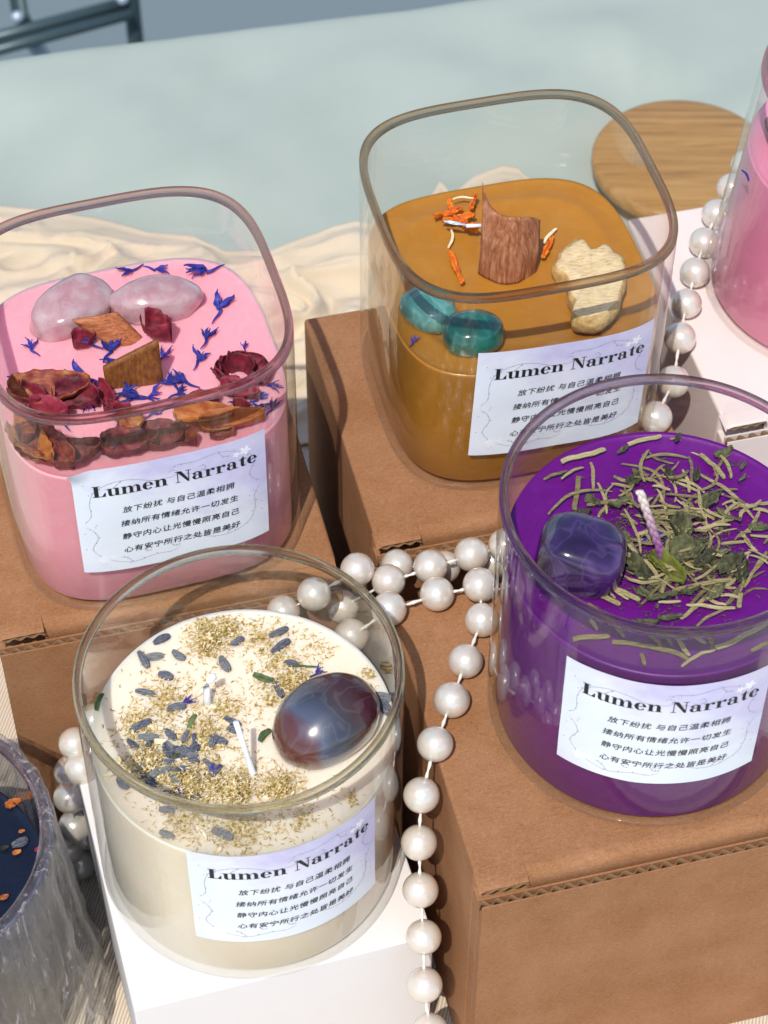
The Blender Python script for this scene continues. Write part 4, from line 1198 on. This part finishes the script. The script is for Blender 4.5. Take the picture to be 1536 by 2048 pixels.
def rosebud():
    c = on(478, 752, Zk); g = G(); r2 = random.Random(8)
    for q in range(6):
        P = []; a0 = q * 1.1; rad = 0.30 + 0.07 * q
        for i in range(17):
            a = a0 + i / 16 * 2.6; row = []
            for j in range(9):
                v = j / 8; rr = rad * (0.55 + 0.55 * math.sin(v * 1.9)) * (1 + .14 * fbm((a * 2, v * 2, q), 3))
                row.append((rr * math.cos(a) * 1.25, rr * math.sin(a) * .95, -0.05 + v * (0.62 - 0.06 * q) * (1 + .25 * fbm((a * 2.5, q, 1), 3))))
            P.append(row)
        g.grid(P, .025)
    tag(g.out('rosebud', M['rose'], loc=c), 'dark red dried rosebud near the right wall of the pink candle', 'rosebud')
rosebud()
COR = [(412,547,-165,1.15,'bushy cornflower floret near the back right corner of the pink wax'),(262,545,-150,.85,'dark cornflower stem floret at the back wall of the pink candle'),(312,541,-10,.8,'pale blue floret beside the dark one at the back wall'),(437,622,80,1.2,'upright blue floret standing alone on the right side of the pink wax'),(412,683,70,.85,'faded grey blue floret below the lone one'),(398,725,60,.8,'soft blue floret left of the rosebud'),(65,700,130,.75,'small blue floret alone near the left wall of the pink wax'),(185,692,150,.8,None),(222,705,70,1.0,None),(232,725,200,.95,None),(165,762,170,1.15,None),(205,770,200,1.0,None),(190,785,-140,.9,None),(325,720,60,.75,None),(372,768,160,.9,None),(345,772,140,.9,None),(275,798,170,1.1,None),(300,795,10,.8,None),(180,805,-60,.8,None),(250,790,40,.7,None),(130,845,120,.9,None),(235,845,100,.9,None),(235,885,-110,.9,None),(540,775,-20,.7,None),(305,832,30,.6,None),(345,815,25,1.0,None),(355,790,30,.7,None),(545,820,60,.6,None),(515,800,30,.6,None),(520,818,-30,.7,None),(480,810,170,.7,None),(490,700,90,.35,None),(30,765,-30,.55,None)]
for i, (x, y, a, l, lb) in enumerate(COR):
    floret('cornflower_floret', M['corn'], on(x, y, Zk), dang(a), l * .95, lb or 'blue dried cornflower floret among the petals on the pink wax', 'floret', None if lb else 'cornflower florets among the rose petals', 200 + i, rng.uniform(.02, .12))

# ---- round pink candle at the edge, and the dark one
Zr = RP.z + 5.2; Zb = BK.z + 5.6
q = RP + Vector((-2.6, 0.9, 5.2))
sheet('rose_petal', M['rose'], q, q + Vector((.9, -1.6, 0)), 1.0, 'dark rose petal on the round pink candle at the edge', 'petal', None, .15, .4, .05, .03, 77)
needle('blue_sliver', M['corn'], RP + Vector((-3.55, -.95, 5.28)), RP + Vector((-3.40, -1.4, 5.25)), .06, .1, 'thin blue petal sliver at the wall of the round pink candle', 'petal', None, 300)
for i, (x, y, m, w, lb) in enumerate(((12,1618,'rose_orange',.5,'orange brown petal scrap highest on the navy wax'),(40,1688,'lavender',.22,'grey lavender bud on the navy wax'),(26,1712,'rose_orange',.28,'small ochre scrap below the lavender bud on navy wax'),(70,1705,'rose',.25,'dark red scrap near the right wall of the navy candle'),(3,1702,'leaf',.25,'olive scrap at the photo edge on the navy wax'),(38,1668,'rose_orange',.2,'tiny tan scrap above the lavender bud on navy wax'),(0,1802,'rose_tan',.3,'tan scrap low on the navy wax'))):
    q = on(x, y, Zb)
    if m == 'lavender': bud('lavender_bud', M['lavender'], q, dang(30), .45, .2, lb, 'lavender bud', None, 90)
    else: sheet('petal_scrap', M[m], q, q + Vector((w * .8, w * .4, 0)), w * .5, lb, 'petal', None, .2, .5, .04, .02, 90 + i, .8, .3, .2)

# ------------------------------------------------------------------ pearls
PR = 0.465
bm = bmesh.new(); bmesh.ops.create_uvsphere(bm, u_segments=40, v_segments=24, radius=PR)
PEARL = bpy.data.meshes.new('pearl'); bm.to_mesh(PEARL); bm.free()
PEARL.materials.append(M['pearl']); PEARL.polygons.foreach_set('use_smooth', [True] * len(PEARL.polygons))
def necklace(strands, label, seed):
    base = Vector(strands[0][0])
    r = empty('pearl_necklace', base); tag(r, label, 'necklace'); rn = random.Random(seed)
    for st in strands:
        pts = [Vector(p) for p in st]
        for p in pts:
            o = bpy.data.objects.new('pearl', PEARL); o.location = p - base
            o.rotation_euler = (rn.uniform(0, 6), rn.uniform(0, 6), rn.uniform(0, 6)); s = rn.uniform(.975, 1.02); o.scale = (s, s, s * rn.uniform(.98, 1.02))
            link(o, r)
        g = G(); line = []
        for a, b in zip(pts, pts[1:]):
            for k in range(10):
                t = k / 10; line.append(a.lerp(b, t) - base + Vector((0.02 * fbm((t * 4, a.x, a.y), 2), 0.02 * fbm((t * 4, a.y, a.z), 2), -0.05 * math.sin(math.pi * t))))
        line.append(pts[-1] - base)
        g.tube(line, [0.040 + 0.014 * math.sin(i * 2.2) for i in range(len(line))], 7)
        g.out('cord', M['thread'], r)
zt = 9.6 + PR
front = [on(960, 1170, zt + .2), on(963.6, 1240, zt), on(931, 1322, zt), on(903, 1400, zt), on(870, 1488, zt), (0.97, 31.57, 9.3), (0.92, 30.89, 8.17), (0.97, 30.18, 7.06), (1.06, 29.45, 5.97), (1.09, 28.66, 4.91), (1.25, 27.93, 3.83), (1.35, 27.5, 2.6)]
row1 = [on(960, 1170, zt + .2), on(874, 1188, zt), on(778, 1218, zt), on(703, 1271, 8.6), on(650, 1300, 7.4)]
row2 = [on(1010, 1090, zt), on(942.5, 1109, zt - .1), on(861, 1133, zt - .1), on(777, 1162, zt - .3), on(684, 1213, 8.3), on(612, 1250, 7.6)]
row3 = [on(985, 1122, 9.0), on(889, 1134, 9.0), on(794, 1131, 9.2), on(714.6, 1139, zt), on(628, 1188, zt - .1), on(567, 1224, 9.4), on(470, 1260, 8.2)]
left = [aty(190, 1440, 35.7), aty(150, 1487, 35.6), aty(162, 1536, 34.95), aty(139, 1595, 34.9), aty(149, 1652, 35.0), aty(136, 1704, 35.1)]
left2 = [aty(185, 1500, 35.7), aty(141, 1543, 35.75), aty(165, 1610, 35.7), aty(168, 1670, 35.6), on(161, 1729, PR)]
necklace([front, row1, row2, row3, left, left2], 'long pearl strand hanging down over the brown box corner and piled between the boxes', 1)
back = [on(x, y, 9.6 + PR) for x, y in ((1490, 330), (1463, 376), (1433, 428), (1408, 485), (1390, 545), (1373, 607), (1360, 676))] + [on(1347, 763, 9.9), on(1311, 835, 10.06), on(1292, 905, 9.6)]
necklace([back], 'pearl strand lying along the edge of the pinkish white box', 2)
